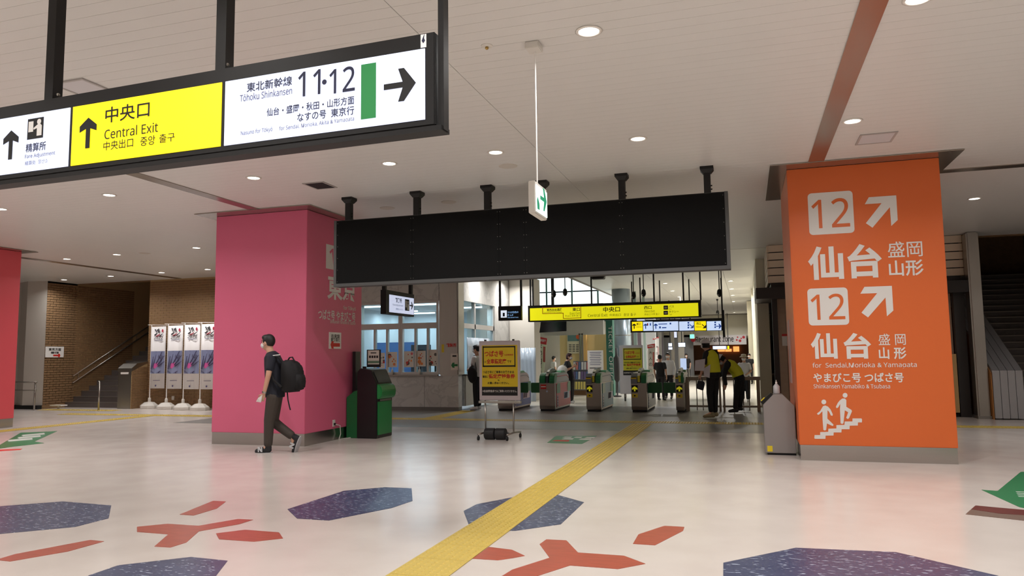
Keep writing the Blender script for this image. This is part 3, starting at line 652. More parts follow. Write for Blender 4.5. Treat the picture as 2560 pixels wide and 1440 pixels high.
# ================================================================== planes for slanted signs
class Plane:
    def __init__(s, o, u):
        s.o = np.array(o, float); u = np.array(u, float); s.u = u/np.linalg.norm(u); s.v = np.array((0, 0, 1.)); s.n = np.cross(s.u, s.v)
    def ab(s, x, y):
        d = ray(x, y); t = np.dot(s.o-EYE, s.n)/np.dot(d, s.n); p = EYE+d*t-s.o
        return np.dot(p, s.u), p[2]
    def pt(s, a, b, d=0.0): return s.o+a*s.u+b*s.v+d*s.n
    def rect(s, r):
        x0, y0, x1, y1 = r; xm, ym = (x0+x1)/2, (y0+y1)/2
        return s.ab(x0, ym)[0], s.ab(xm, y1)[1], s.ab(x1, ym)[0], s.ab(xm, y0)[1]
    def box(s, a0, b0, a1, b1, d0, d1):
        return MB().prism([s.pt(a0, b0, d0), s.pt(a1, b0, d0), s.pt(a1, b1, d0), s.pt(a0, b1, d0)], s.n*(d1-d0))
    def rbox(s, r, d0, d1): return s.box(*s.rect(r), d0, d1)
    def text(s, st, r, mat, parent, bold=0.0, d=0.0, **k):
        a0, b0, a1, b1 = s.rect(r); text(st, s.pt((a0+a1)/2, (b0+b1)/2, d), s.u, s.v, a1-a0, b1-b0, mat, parent, bold, **k)
    def poly(s, pts, r, mat, parent, name='mark', d=0.0, lift=0.003):
        """pts in a unit square centred on r (scaled by its height)"""
        a0, b0, a1, b1 = s.rect(r); h = b1-b0; poly_on([(p*h, q*h) for p, q in pts], s.pt((a0+a1)/2, (b0+b1)/2, d), s.u, s.v, mat, parent, name, lift)
UP = rot2(arrow_poly(1.0, 0.68, 0.18), 90); RIGHT = arrow_poly(1.0, 0.9, 0.165); LEFT = [(-a, b) for a, b in RIGHT]
DIAG = rot2(arrow_poly(1.0, 0.75, 0.16), -45)

# ------------------------------------------------------------------ large lit direction sign, left
sp = Plane((-1.445, 3.4, 0), (1, -0.036, 0))
t = thing('direction_sign', 'long black framed hanging sign with lit white and yellow direction panels', 'sign', (-3.0, 3.5, CEIL))
aL = sp.ab(-230, 380)[0]; a1, bt_ = sp.ab(1087, 78); _, bb = sp.ab(1087, 312)
obj('frame', MB().prism([sp.pt(aL, bb, -0.1), sp.pt(a1, bb, -0.1), sp.pt(a1, bt_, -0.1), sp.pt(aL, bt_, -0.1)], sp.n*0.1), BLACK, t, bevel=0.006)
obj('bottom_lip', sp.box(aL, bb-0.028, a1+0.035, bb-0.002, -0.1, 0.0), BLACK, t)
def post_at(px, extra=0.0, b0=None, w=0.036):
    a = sp.ab(px, 60)[0]; obj('post', sp.box(a-w, b0 if b0 is not None else bt_-0.02, a+w, CEIL, -0.09, -0.02), BLACK, t)
post_at(122); post_at(547); ar = sp.ab(1098, 150)[0]; obj('post', sp.box(ar-0.016, bb-0.02, ar+0.016, CEIL, -0.08, -0.02), BLACK, t)
for px, py_ in ((131, 236), (556, 160)):
    a, b = sp.ab(px, py_); obj('bolt', MB().ell(sp.pt(a, b+0.01, -0.04), (0.012, 0.012, 0.012), 8), STEEL, t)
def lit(c, r_, mat, name='lit_panel', d=0.004):
    o = obj(name, sp.box(*c, -0.02, d), mat, t); return o
b0, b1 = sp.ab(1061, 299)[1], sp.ab(1066, 121)[1]
pw1 = lit((aL+0.05, b0, sp.ab(174, 340)[0], b1), 0, LITW); pye = lit((sp.ab(181, 340)[0], b0, sp.ab(554, 283)[0], b1), 0, LITY); pw2 = lit((sp.ab(563, 279)[0], b0, sp.ab(1063, 210)[0], b1), 0, LITW)
D = 0.004
sp.poly(UP, (20, 327, 38, 399), INK, pw1, 'arrow', D)
r_ = (71, 296, 110, 347); o = obj('pictogram', sp.rbox(r_, D, D+0.002), INK, pw1)
a0, c0, a1_, c1 = sp.rect(r_); aw, ah = a1_-a0, c1-c0
poly_on([(-.42*aw, -.15*ah), (-.12*aw, -.15*ah), (-.12*aw, .36*ah), (-.42*aw, .36*ah)], sp.pt((a0+a1_)/2, (c0+c1)/2, D+0.002), sp.u, sp.v, WHITE, pw1, 'pictogram_machine')
poly_on([(.12*aw, -.38*ah), (.42*aw, -.38*ah), (.42*aw, .1*ah), (.3*aw, .2*ah), (.15*aw, .17*ah), (-.1*aw, .02*ah), (-.08*aw, -.06*ah), (.12*aw, .0*ah)], sp.pt((a0+a1_)/2, (c0+c1)/2, D+0.002), sp.u, sp.v, WHITE, pw1, 'pictogram_person')
poly_on(circ(.24*aw, .3*ah, .13*aw, 10), sp.pt((a0+a1_)/2, (c0+c1)/2, D+0.002), sp.u, sp.v, WHITE, pw1, 'pictogram_head')
sp.text('精算所', (67, 357, 117, 379), INKB, pw1, 0.012, D)
GRYI = M('grey_blue_ink', (96, 98, 128), 0.6)
sp.text('Fare Adjustment', (65, 382, 140, 395), GRYI, pw1, 0.006, D); sp.text('精算处  정산소', (65, 400, 122, 411), GRYI, pw1, 0.0, D)
sp.poly(UP, (212, 295, 232, 371), INK, pye, 'arrow', D)
sp.text('中央口', (266, 261, 376, 301), INK, pye, 0.012, D); sp.text('Central Exit', (264, 315, 397, 340), INK, pye, 0.005, D)
sp.text('中央出口', (261, 350, 335, 373), INK, pye, 0.005, D); sp.text('중앙', (353, 341, 390, 364), INK, pye, 0.005, D); sp.text('출구', (400, 334, 439, 356), INK, pye, 0.005, D)
sp.text('東北新幹線', (619, 199, 732, 223), INKB, pw2, 0.012, D); sp.text('Tōhoku Shinkansen', (602, 228, 732, 246), GRYI, pw2, 0.007, D)
sp.text('11', (747, 178, 803, 240), INKB, pw2, 0.006, D); sp.text('12', (825, 170, 889, 232), INKB, pw2, 0.006, D); sp.poly(circ(0, 0, .5, 14), (806, 199.5, 819, 212.5), INKB, pw2, 'dot', D)
sp.text('仙台・盛岡・秋田・山形方面', (669, 256, 887, 277), INKB, pw2, 0.012, D); sp.text('なすの号', (745, 280, 817, 301), INKB, pw2, 0.012, D); sp.text('東京行', (829, 269, 887, 291), INKB, pw2, 0.012, D)
sp.text('for Sendai, Morioka, Akita & Yamagata', (700, 304, 887, 318), GRYI, pw2, 0.007, D); sp.text('Nasuno for Tōkyō', (604, 323, 683, 337), GRYI, pw2, 0.007, D)
obj('green_bar', sp.rbox((904, 160, 941, 297), D, D+0.002), M('sign_green', (30, 122, 62), 0.5, emit=0.25), pw2)
sp.poly(RIGHT, (962, 170, 1040, 257), INK, pw2, 'arrow', D)
stk = obj('sticker', sp.rbox((1052, 86, 1066, 119), 0.0, 0.002), WHITE, t); a0, c0, a1_, c1 = sp.rect((1052, 86, 1066, 119)); aw, ah = a1_-a0, c1-c0
poly_on([(-.3*aw, -.1*ah), (0, -.28*ah), (.3*aw, -.1*ah), (.12*aw, .1*ah), (.22*aw, .42*ah), (-.1*aw, .12*ah)], sp.pt((a0+a1_)/2, (c0+c1)/2+0.1*ah, 0.002), sp.u, sp.v, INKB, stk, 'printed_mark')

# ------------------------------------------------------------------ black blank board
BY = 10.35; bx0, bx1, bz0, bz1 = -6.235, -0.155, 2.59, 3.657
t = thing('blank_board', 'long blank black board hanging from six ceiling posts', 'board', (-3.2, BY, CEIL))
obj('case', B(bx0, BY+0.012, bz0, bx1, BY+0.2, bz1), M('board_edge', (74, 74, 74), 0.6), t); obj('edge_lip', MB().box(bx0, BY-0.004, bz0, bx1, BY+0.012, bz0+0.05).box(bx0, BY-0.004, bz0+0.05, bx0+0.045, BY+0.012, bz1).box(bx1-0.045, BY-0.004, bz0+0.05, bx1, BY+0.012, bz1), M('board_edge'), t)
BPAN = M('board_panel', (16, 16, 16), 0.8, spec=0.15)
xs = [bx0+0.047]+[atY(p, 600, BY)[0] for p in (1030, 1247, 1313, 1554)]+[bx1-0.047]
for p, q in zip(xs[:-1], xs[1:]):
    pn = obj('panel', B(p+0.002, BY, bz0+0.052, q-0.002, BY+0.014, bz1-0.01), BPAN, t)
    sc = MB()
    for i in range(6):
        for x_ in (p+0.02, q-0.02): 
            z_ = bz0+0.08+(bz1-bz0-0.13)*i/5; sc.box(x_-0.004, BY-0.003, z_-0.004, x_+0.004, BY, z_+0.004)
    obj('screws', sc, STEEL_D, pn)
for q in ((873, 495), (1042, 480), (1217, 464), (1353, 452), (1553, 435), (1767, 420)):
    p = ce(*q); x = p[0]
    ps = obj('post', B(x-0.045, BY+0.03, bz1-0.02, x+0.045, BY+0.13, CEIL-0.01), BLACK, t)
    obj('ceiling_plate', MB().loft([[(x+sx*w, BY+0.08+sy*w, z) for sx, sy in ((-1, -1), (1, -1), (1, 1), (-1, 1))] for w, z in ((0.055, CEIL-0.09), (0.09, CEIL-0.04), (0.09, CEIL))]), BLACK, ps)
    for zz in (0.06, 0.11): obj('bolt', MB().tube([(x+0.045, BY+0.08, bz1+zz), (x+0.065, BY+0.08, bz1+zz)], 0.01, 6), BLACK, ps)

# ------------------------------------------------------------------ exit pendant sign
ex, ey = ce(1333, 108)[:2]
t = thing('exit_sign', 'small white lit exit sign with green arrow on thin rod', 'sign', (ex, ey, CEIL))
obj('ceiling_box', B(ex-0.06, ey-0.05, CEIL-0.055, ex+0.06, ey+0.09, CEIL), OFFW, t, bevel=0.006)
zt_, zb_ = atY(1330, 460, ey)[2], atY(1330, 540, ey)[2]
obj('rod', MB().cyl(ex, ey+0.05, zt_-0.01, CEIL-0.05, 0.007, 8), WHITE, t)
hx0, hx1 = atY(1321, 500, ey-0.12)[0], atY(1338, 500, ey-0.12)[0]
y0_, y1_ = ey-0.12, ey+0.24
obj('housing', B(hx0, y0_, zb_, hx1, y1_, zt_), OFFW, t, bevel=0.006)
fc = obj('lit_face', B(hx1, y0_+0.015, zb_+0.02, hx1+0.006, y1_-0.01, zt_-0.03), M('lit_exit_face', (235, 255, 248), 0.4, emit=1.1), t)
poly_on([(a*0.2-0.0, b*0.2) for a, b in RIGHT], (hx1+0.006, (y0_+y1_)/2+0.05, (zb_+zt_)/2+0.02), YU, ZU, M('exit_green', (0, 140, 100), 0.5, emit=0.3), fc, 'arrow')
poly_on([(-.03, -.05), (.03, -.05), (.03, .0), (.0, .03), (-.02, .05), (-.04, .02)], (hx1+0.006, y0_+0.07, zb_+0.09), YU, ZU, M('exit_green'), fc, 'pictogram')

# small ceiling fittings
p = ce(1217, 114); t = thing('sprinkler_head', 'small round brass sprinkler in hall ceiling', 'sprinkler', (p[0], p[1], CEIL))
obj('plate', MB().lathe(p[0], p[1], [(0.05, CEIL), (0.048, CEIL-0.008), (0.02, CEIL-0.012)], 16), OFFW, t); obj('nozzle', MB().lathe(p[0], p[1], [(0.012, CEIL-0.01), (0.016, CEIL-0.025), (0.006, CEIL-0.035)], 10), M('brass', (170, 140, 80), 0.3, 1.0), t)
def ceil_plate(q, w, d, label, mat, frame=True):
    p = ce(*q); t = thing('ceiling_hatch', label, 'hatch', (p[0], p[1], CEIL))
    obj('cover', B(p[0]-w/2, p[1]-d/2, CEIL-0.008, p[0]+w/2, p[1]+d/2, CEIL-0.001), mat, t)
    if frame:
        obj('hatch_frame', MB().box(p[0]-w/2-.025, p[1]-d/2-.025, CEIL-.012, p[0]+w/2+.025, p[1]-d/2, CEIL).box(p[0]-w/2-.025, p[1]+d/2, CEIL-.012, p[0]+w/2+.025, p[1]+d/2+.025, CEIL).box(p[0]-w/2-.025, p[1]-d/2, CEIL-.012, p[0]-w/2, p[1]+d/2, CEIL).box(p[0]+w/2, p[1]-d/2, CEIL-.012, p[0]+w/2+.025, p[1]+d/2, CEIL), M('hatch_frame_grey', (170, 164, 160), 0.4), t)
ceil_plate((2190, 345), 0.36, 0.4, 'square pale ceiling hatch above orange pillar front', M('hatch_grey', (205, 202, 204), 0.5))
ceil_plate((205, 217), 0.34, 0.3, 'square pale ceiling hatch above yellow lit sign', M('hatch_grey'))
ceil_plate((800, 463), 0.3, 0.36, 'black square ceiling opening near blank board', BLACKM)
ceil_plate((2360, 432), 0.0, 0.0, 'flat trim piece in ceiling', BLACKM) if False else None
for i, q in enumerate(((362, 633), (1270, 415), (968, 520), (1122, 505))):
    p = ce(*q); tag(obj('ceiling_speaker', MB().lathe(p[0], p[1], [(0.13, CEIL), (0.128, CEIL-0.006), (0.11, CEIL-0.009), (0.0001, CEIL-0.008)], 20), M('speaker_white', (205, 198, 188), 0.5)), 'flat round white speaker grille in hall ceiling', 'speaker', 'ceiling speakers')

# ------------------------------------------------------------------ yellow exit sign over the gates
YP = Plane((-3.5, 20.4, 0), (1, 0, 0))
t = thing('exit_direction_sign', 'long yellow lit exit sign hanging over ticket gates', 'sign', (-3.5, 20.4, CEIL))
obj('frame', YP.rbox((1320, 757, 1753, 799), -0.2, 0.0), BLACK, t)
pan = obj('lit_panel', YP.rbox((1325, 764, 1746, 796), -0.01, 0.006), M('lit_lemon_panel', (232, 226, 20), 0.4, emit=0.78), t)
d = 0.006
YP.text('東西自由通路', (1367, 771, 1405, 778), INK, pan, 0.02, d); YP.text('East-West Free Passage', (1360, 779, 1405, 783), INK, pan, 0.0, d)
YP.text('東口', (1431, 769, 1450, 778), INK, pan, 0.02, d); YP.text('East Exit', (1425, 780, 1450, 786), INK, pan, 0.0, d); YP.text('东出口 동쪽 출구', (1413, 787, 1450, 792), INK, pan, 0.0, d)
OUTL = M('orange_red_outline', (222, 70, 24), 0.5)
for r in ((1356, 767, 1452, 768.4), (1356, 767, 1357.4, 784), (1356, 782.8, 1409, 784.2), (1407.6, 783, 1409, 796), (1408, 794.6, 1453, 796), (1451.6, 767, 1453, 796)): obj('outline', YP.rbox(r, d, d+0.003), OUTL, pan)
YP.text('中央口', (1508, 767, 1550, 780), INK, pan, 0.02, d); YP.text('Central Exit', (1470, 784, 1519, 792), INK, pan, 0.0, d)
YP.text('中央出口', (1524, 784, 1552, 790.5), INK, pan, 0.0, d); YP.text('중앙 출구', (1559, 783, 1590, 790), INK, pan, 0.0, d)
YP.text('西口', (1610, 765, 1629, 773), INK, pan, 0.02, d); YP.text('West Exit', (1611, 775, 1637, 781), INK, pan, 0.0, d); YP.text('西出口 서쪽 출구', (1611, 783, 1649, 788), INK, pan, 0.0, d)
for r in ((1659, 764, 1670, 774), (1659, 777, 1670, 787)):
    ic = obj('pictogram', YP.rbox(r, d, d+0.003), INKB, pan); x0, y0, x1, y1 = r; obj('pictogram_vehicle', YP.rbox((x0+2, y0+3, x1-2, y1-2.5), d+0.003, d+0.005), WHITE, pan)
YP.text('バス', (1672, 763, 1685, 769), INK, pan, 0.01, d); YP.text('Bus', (1672, 771, 1679, 774), INK, pan, 0.0, d)
YP.text('タクシー', (1672, 776, 1697, 782), INK, pan, 0.01, d); YP.text('Taxi', (1672, 784, 1680, 788), INK, pan, 0.0, d)
for px in (1324, 1330, 1477, 1634, 1708, 1751): 
    a = YP.ab(px, 740)[0]; obj('hanger', YP.box(a-0.02, YP.ab(1530, 757)[1], a+0.02, CEIL, -0.12, -0.08), BLACK, t)
# multi panel sign further back
QP = Plane((-2.2, 26.0, 0), (1, 0, 0))
t = thing('facility_sign', 'row of lit blue white and yellow guide panels beyond the gates', 'sign', (-2.2, 26.0, CEIL))
obj('frame', QP.rbox((1576, 798, 1808, 829), -0.2, 0.0), BLACK, t)
LITB = M('lit_pale_blue_panel', (196, 216, 250), 0.4, emit=0.8); BLU = M('sign_blue', (40, 90, 200), 0.5, emit=0.15)
pans = []
for x0, x1, m_ in ((1580, 1606.6, LITY), (1608, 1632, LITB), (1634, 1696, LITB), (1698, 1735, LITB), (1736.5, 1765, LITY), (1767, 1803, LITB)):
    ym = 815-(x0-1690)*0.008; pans.append(obj('lit_panel', QP.rbox((x0, ym-11.5, x1, ym+11.5), -0.01, 0.006), m_, t))
for pn, x, sh, m_ in ((pans[0], 1585.5, UP, INK), (pans[1], 1614, UP, BLU), (pans[2], 1639.5, UP, BLU), (pans[3], 1729, DIAG, BLU), (pans[4], 1760, DIAG, INK), (pans[5], 1797, RIGHT, BLU)):
    QP.poly(sh, (x-5, 809, x+5, 822), m_, pn, 'arrow', d)
QP.text('東口', (1591, 807, 1601, 813), INK, pans[0], 0.02, d); QP.text('East Exit', (1591, 815, 1604, 819), INK, pans[0], 0, d)
obj('printed_line', QP.rbox((1646, 809, 1668, 811), d, d+0.003), BLU, pans[2]); obj('printed_line', QP.rbox((1655, 818, 1666, 820.5), d, d+0.003), BLU, pans[2]); obj('pictogram', QP.rbox((1648, 816, 1652, 821), d, d+0.003), BLU, pans[2]); obj('pictogram', QP.rbox((1674, 807, 1678, 811), d, d+0.003), BLU, pans[2]); QP.text('西口', (1741, 806, 1752, 812), INK, pans[4], 0.02, d); QP.text('West Exit', (1740, 815, 1754, 819), INK, pans[4], 0, d)
for x, pn in ((1619, pans[1]), (1626, pans[1])): obj('pictogram', QP.rbox((x-1.5, 808, x+1.5, 814), d, d+0.003), RED if x < 1622 else BLU, pn)
for y in (807, 813, 819): obj('pictogram', QP.rbox((1719, y-2, 1723, y+2), d, d+0.003), BLU, pans[3]); obj('pictogram', QP.rbox((1786, y-2-1, 1790, y+1), d, d+0.003), BLU, pans[5])
for px in (1580, 1650, 1724, 1805):
    a = QP.ab(px, 780)[0]; obj('hanger', QP.box(a-0.02, QP.ab(1690, 798)[1], a+0.02, CEIL, -0.12, -0.08), BLACK, t)
a = QP.ab(1693, 800)[0]
# fare adjustment sign (face looks towards +X)
FX = -7.9; y0, y1 = atX(973, 740, FX)[1], atX(1034, 775, FX)[1]; z0, z1 = 2.52, 2.93
t = thing('fare_sign', 'white lit fare adjustment sign hanging before marble office wall', 'sign', (FX, (y0+y1)/2, CEIL))
obj('frame', B(FX-0.14, y0-0.16, z0-0.05, FX, y1+0.03, z1+0.1), BLACK, t); fp = obj('lit_panel', B(FX-0.01, y0, z0, FX+0.006, y1, z1), LITW, t)
for yy in (y0-0.11, y1-0.02): obj('hanger', B(FX-0.11, yy-0.045, z1+0.1, FX-0.03, yy+0.045, CEIL), BLACK, t)
w = y1-y0; X = FX+0.006
text('精算所', (X, y0+w*0.36, z0+0.3), YU, ZU, w*0.26, 0.12, INKB, fp, 0.02); text('Fare Adjustment', (X, y0+w*0.34, z0+0.18), YU, ZU, w*0.42, 0.06, INKB, fp)
text('精算处 정산소', (X, y0+w*0.4, z0+0.09), YU, ZU, w*0.3, 0.045, GRYI, fp)
pc = obj('pictogram', B(X, y0+w*0.62, z0+0.08, X+0.003, y0+w*0.8, z0+0.36), INK, fp)
obj('pictogram_person', MB().ell((X+0.004, y0+w*0.74, z0+0.29), (0.003, 0.035, 0.035), 10).box(X+0.003, y0+w*0.71, z0+0.1, X+0.005, y0+w*0.78, z0+0.25).box(X+0.003, y0+w*0.64, z0+0.16, X+0.005, y0+w*0.69, z0+0.32), WHITE, fp)
poly_on([(a*0.2, b*0.2) for a, b in RIGHT], (X, y0+w*0.89, z0+0.22), YU, ZU, INK, fp, 'arrow')
# small black ticket sign
TP = Plane((-7, 19.6, 0), (1, 0, 0))
t = thing('ticket_sign', 'small black hanging sign with white ticket pictogram', 'sign', (TP.o[0], 19.6, CEIL))
obj('frame', TP.rbox((1246, 765, 1303, 801), -0.12, 0.0), BLACK, t)
pi_ = obj('pictogram', TP.rbox((1252, 776, 1267, 794), 0, 0.004), M('lit_small_white', (225, 235, 250), 0.4, emit=0.8), t)
obj('pictogram_person', TP.rbox((1257, 782, 1262, 791), 0.004, 0.006), INK, pi_)
LB = M('lit_blue_letters', (150, 200, 255), 0.5, emit=0.8)
TP.text('うらが白色の', (1269, 778, 1296, 783), LB, t, 0.01, 0.0); TP.text('きっぷ', (1269, 785, 1283, 790), LB, t, 0.01, 0.0); TP.text('White Backed Tickets', (1269, 792, 1296, 795), LB, t, 0, 0.0)
for px in (1248, 1301): a = TP.ab(px, 730)[0]; obj('hanger', TP.box(a-0.025, TP.ab(1275, 766)[1], a+0.025, CEIL, -0.1, -0.04), BLACK, t)
# ================================================================== standing notice board before the gates
REDP = M('red_notice_ink', (196, 44, 22), 0.6); YPAP = M('yellow_notice_paper', (228, 198, 30), 0.55); YPAP2 = M('yellow_green_notice_paper', (206, 200, 46), 0.55)
def notice_face(P, r, parent, ypap, d):
    """the printed notice; r is the picture rectangle of the yellow/black poster"""
    x0, y0, x1, y1 = r; fx = lambda u: x0+(x1-x0)*u; fy = lambda v: y0+(y1-y0)*v
    R4 = lambda a, b, c, e: (fx(a), fy(b), fx(c), fy(e))
    po = obj('poster', P.rbox(R4(0, 0, 1, .825), d, d+0.002), ypap, parent); st = obj('black_strip', P.rbox(R4(0, .825, 1, 1), d, d+0.002), INK, parent)
    d2 = d+0.002
    for q in ((.02, .02, .94, .045), (.02, .4, .94, .43), (.02, .02, .05, .43), (.91, .02, .94, .43)): obj('outline', P.rbox(R4(*q), d2, d2+0.001), INK, po)
    P.text('つばさ号', R4(.07, .11, .6, .23), REDP, po, 0.03, d2); P.text('（山形新幹線）', R4(.63, .17, .88, .21), REDP, po, 0.01, d2)
    P.text('は', R4(.07, .31, .12, .35), INK, po, 0.0, d2); P.text('全車指定席', R4(.13, .27, .68, .37), REDP, po, 0.03, d2); P.text('です', R4(.71, .3, .83, .35), INK, po, 0.01, d2)
    P.text('つばさ号にご乗車のお客さまは', R4(.03, .505, .9, .56), INK, po, 0.02, d2)
    P.text('事前に', R4(.02, .6, .17, .65), INK, po, 0.02, d2); P.text('指定席特急券', R4(.19, .57, .93, .66), REDP, po, 0.03, d2); P.text('を', R4(.44, .68, .5, .71), INK, po, 0.01, d2)
    P.text('お買い求めください。', R4(.16, .725, .76, .775), INK, po, 0.02, d2); P.text('※自由席特急券ではご乗車いただけません。', R4(.02, .885, .98, .935), PRINT_W, st, 0.01, d2)
NY = 12.62; NP = Plane((-4.2, NY, 0), (1, 0, 0))
t = thing('notice_stand', 'yellow notice on wheeled white board weighted with black rollers', 'notice stand', (-4.2, NY, 0))
bd = obj('board', NP.rbox((1198, 852, 1300, 1001), -0.03, 0.0), M('board_lilac_white', (206, 196, 200), 0.4), t, bevel=0.008)
notice_face(NP, (1205, 863, 1294, 989), t, YPAP, 0.0)
a0, c0, a1, c1 = NP.rect((1198, 852, 1300, 1001)); ax0, ax1 = -4.2+a0, -4.2+a1
for x in (ax0+0.12, ax1-0.12): obj('clip', B(x-0.015, NY-0.012, c1, x+0.015, NY+0.03, c1+0.025), BLACK, bd)
obj('lower_rail', B(ax0-0.01, NY-0.02, c0-0.05, ax1+0.01, NY+0.035, c0-0.01), STEEL, t)
lx = (ax0+0.11, ax1-0.13)
CAS = M('caster_rubber', (26, 26, 28), 0.6)
for x in lx:
    obj('leg', MB().tube([(x, NY, 0.1), (x, NY, c0)], 0.016, 8), STEEL, t, smooth=True)
    ft = obj('foot', MB().tube([(x-0.03, NY-0.3, 0.1), (x, NY, 0.115), (x+0.03, NY+0.3, 0.1)], 0.017, 8), STEEL, t, smooth=True)
    for sx, sy in ((-0.03, -0.29), (0.03, 0.29)):
        obj('caster', MB().tube([(x+sx-0.014, NY+sy, 0.036), (x+sx+0.014, NY+sy, 0.036)], 0.036, 14).cyl(x+sx, NY+sy, 0.06, 0.1, 0.01, 8), CAS, ft)
obj('cross_bar', MB().tube([(lx[0], NY, 0.11), (lx[1], NY, 0.11)], 0.014, 8), STEEL, t)
xm = (lx[0]+lx[1])/2-0.03
for i in (0, 1):
    x = xm-0.2+i*0.2; prof = [(0.085, 0), (0.1, 0.012), (0.1, 0.175), (0.085, 0.187)]
    w = MB().loft([[(x+h, NY-0.12+r*math.cos(2*math.pi*k/20), 0.1+r*math.sin(2*math.pi*k/20)) for k in range(20)] for r, h in prof]); obj('weight_roller', w, CAS, t, smooth=False)
obj('axle', MB().tube([(xm+0.18, NY-0.12, 0.1), (xm+0.24, NY-0.12, 0.1)], 0.02, 8), CAS, t)
# second board behind the gates
SY = fl(1566, 1003)[1]; SP2 = Plane((-3.6, SY, 0), (1, 0, 0))
t = thing('notice_stand', 'yellow notice on tall white wheeled board behind ticket gates', 'notice stand', tuple(SP2.o))
a0, c0, a1, c1 = SP2.rect((1549, 863, 1608, 985)); o0 = SP2.o[0]
bd = obj('board', SP2.rbox((1549, 863, 1608, 985), -0.05, 0.0), M('board_grey_white', (204, 202, 206), 0.4), t, bevel=0.01)
notice_face(SP2, (1558, 870, 1605, 938), t, YPAP2, 0.0)
for x in (o0+a0+0.16, o0+a1-0.1):
    obj('caster', MB().tube([(x-0.02, SY, 0.07), (x+0.02, SY, 0.07)], 0.07, 14), CAS, t); obj('caster_fork', B(x-0.035, SY-0.03, 0.1, x+0.035, SY+0.03, c0+0.01), STEEL_D, t)
# white notice board behind gates
WP = Plane((-5.0, 24.6, 0), (1, 0, 0))
t = thing('notice_board', 'white paper notice board on stand behind teal gate', 'notice board', (WP.o[0]+0.0, 24.6, 0))
bd = obj('board', WP.rbox((1469, 876, 1508, 936), -0.03, 0), WHITE, t)
for k in range(8): obj('printed_line', WP.rbox((1474+(k % 3), 880+4.4*k, 1503-2*(k % 2), 881.4+4.4*k), 0, 0.003), GRYI, bd)
obj('black_line', WP.rbox((1474, 919, 1503, 921), 0, 0.003), INK, bd)
a0, c0, a1, c1 = WP.rect((1469, 876, 1508, 936))
for x in (a0+0.05, a1-0.05): obj('leg', MB().tube([(WP.o[0]+x, 24.62, 0), (WP.o[0]+x, 24.62, c0)], 0.016, 8), STEEL, t)

# ================================================================== green charging machine by the pink pillar
MG = M('machine_green', (22, 98, 52), 0.4); MG2 = M('machine_green_bright', (30, 132, 66), 0.35); MBK = M('machine_black', (24, 20, 22), 0.4)
ty0, ty1 = 12.2, 12.82
t = thing('charging_machine', 'green and black ticket charging machine beside pink pillar', 'machine', (-6.7, 12.5, 0))
pf = [(-6.84, 0), (-6.44, 0), (-6.44, 0.98), (-6.56, 1.24), (-6.78, 1.27), (-6.84, 1.2)]
obj('body', MB().prism([(x, ty0, z) for x, z in pf], (0, ty1-ty0, 0)), MBK, t, bevel=0.01)
obj('rear_body', MB().prism([(x, ty0+0.02, z) for x, z in ((-7.07, 0), (-6.84, 0), (-6.84, 0.86), (-6.9, 0.86), (-7.07, 0.74))], (0, ty1-ty0-0.04, 0)), MG, t, bevel=0.008)
obj('rear_slab', B(-7.06, ty0+0.22, 0.74, -7.0, ty1-0.22, 1.58), MBK, t)
obj('side_panel', MB().prism([(-6.66, ty0-0.006, 0.02), (-6.45, ty0-0.006, 0.02), (-6.45, ty0-0.006, 0.02), (-6.45, ty0-0.006, 0.05)], (0, 0.005, 0)), MBK, t) if False else None
obj('front_door', B(-6.45, ty0+0.04, 0.06, -6.425, ty1-0.04, 0.66), MG2, t, bevel=0.006)
obj('front_bulge', MB().prism([(x, ty0+0.02, z) for x, z in ((-6.46, 0.71), (-6.4, 0.71), (-6.355, 0.76), (-6.345, 0.86), (-6.38, 0.95), (-6.47, 0.99))], (0, ty1-ty0-0.04, 0)), MG2, t, bevel=0.012)
obj('screen', MB().prism([(-6.452, ty0+0.07, 1.0), (-6.545, ty0+0.07, 1.205), (-6.535, ty0+0.07, 1.21), (-6.44, ty0+0.07, 1.005)], (0, ty1-ty0-0.14, 0)), M('machine_screen', (36, 40, 44), 0.12), t)
obj('coin_slot', B(-6.426, ty0+0.1, 0.67, -6.41, ty1-0.1, 0.7), STEEL_D, t)
MPl = Plane((-6.7, 12.3, 0), (1, 0, 0)); sg = obj('top_sign', MPl.rbox((917, 874, 951, 918), -0.02, 0), BLACK, t)
sf = obj('sign_face', MPl.rbox((920, 876, 948, 911), 0, 0.004), M('sign_ivory', (200, 194, 184), 0.5), t); sf.parent = sg; sf.matrix_parent_inverse = Matrix()
obj('printed_line', MPl.rbox((927, 881, 941, 883.5), 0.004, 0.006), INK, sg)
for k in range(4): obj('printed_mark', MPl.rbox((923+6*k, 889, 927.5+6*k, 895), 0.004, 0.006), INK, sg)
obj('green_line', MPl.rbox((920, 902, 948, 908), 0.004, 0.006), M('muted_green', (90, 120, 96), 0.5), sg)
obj('sign_stem', B(-6.78, 12.29, 1.24, -6.72, 12.33, atY(934, 916, 12.3)[2]), BLACK, t)

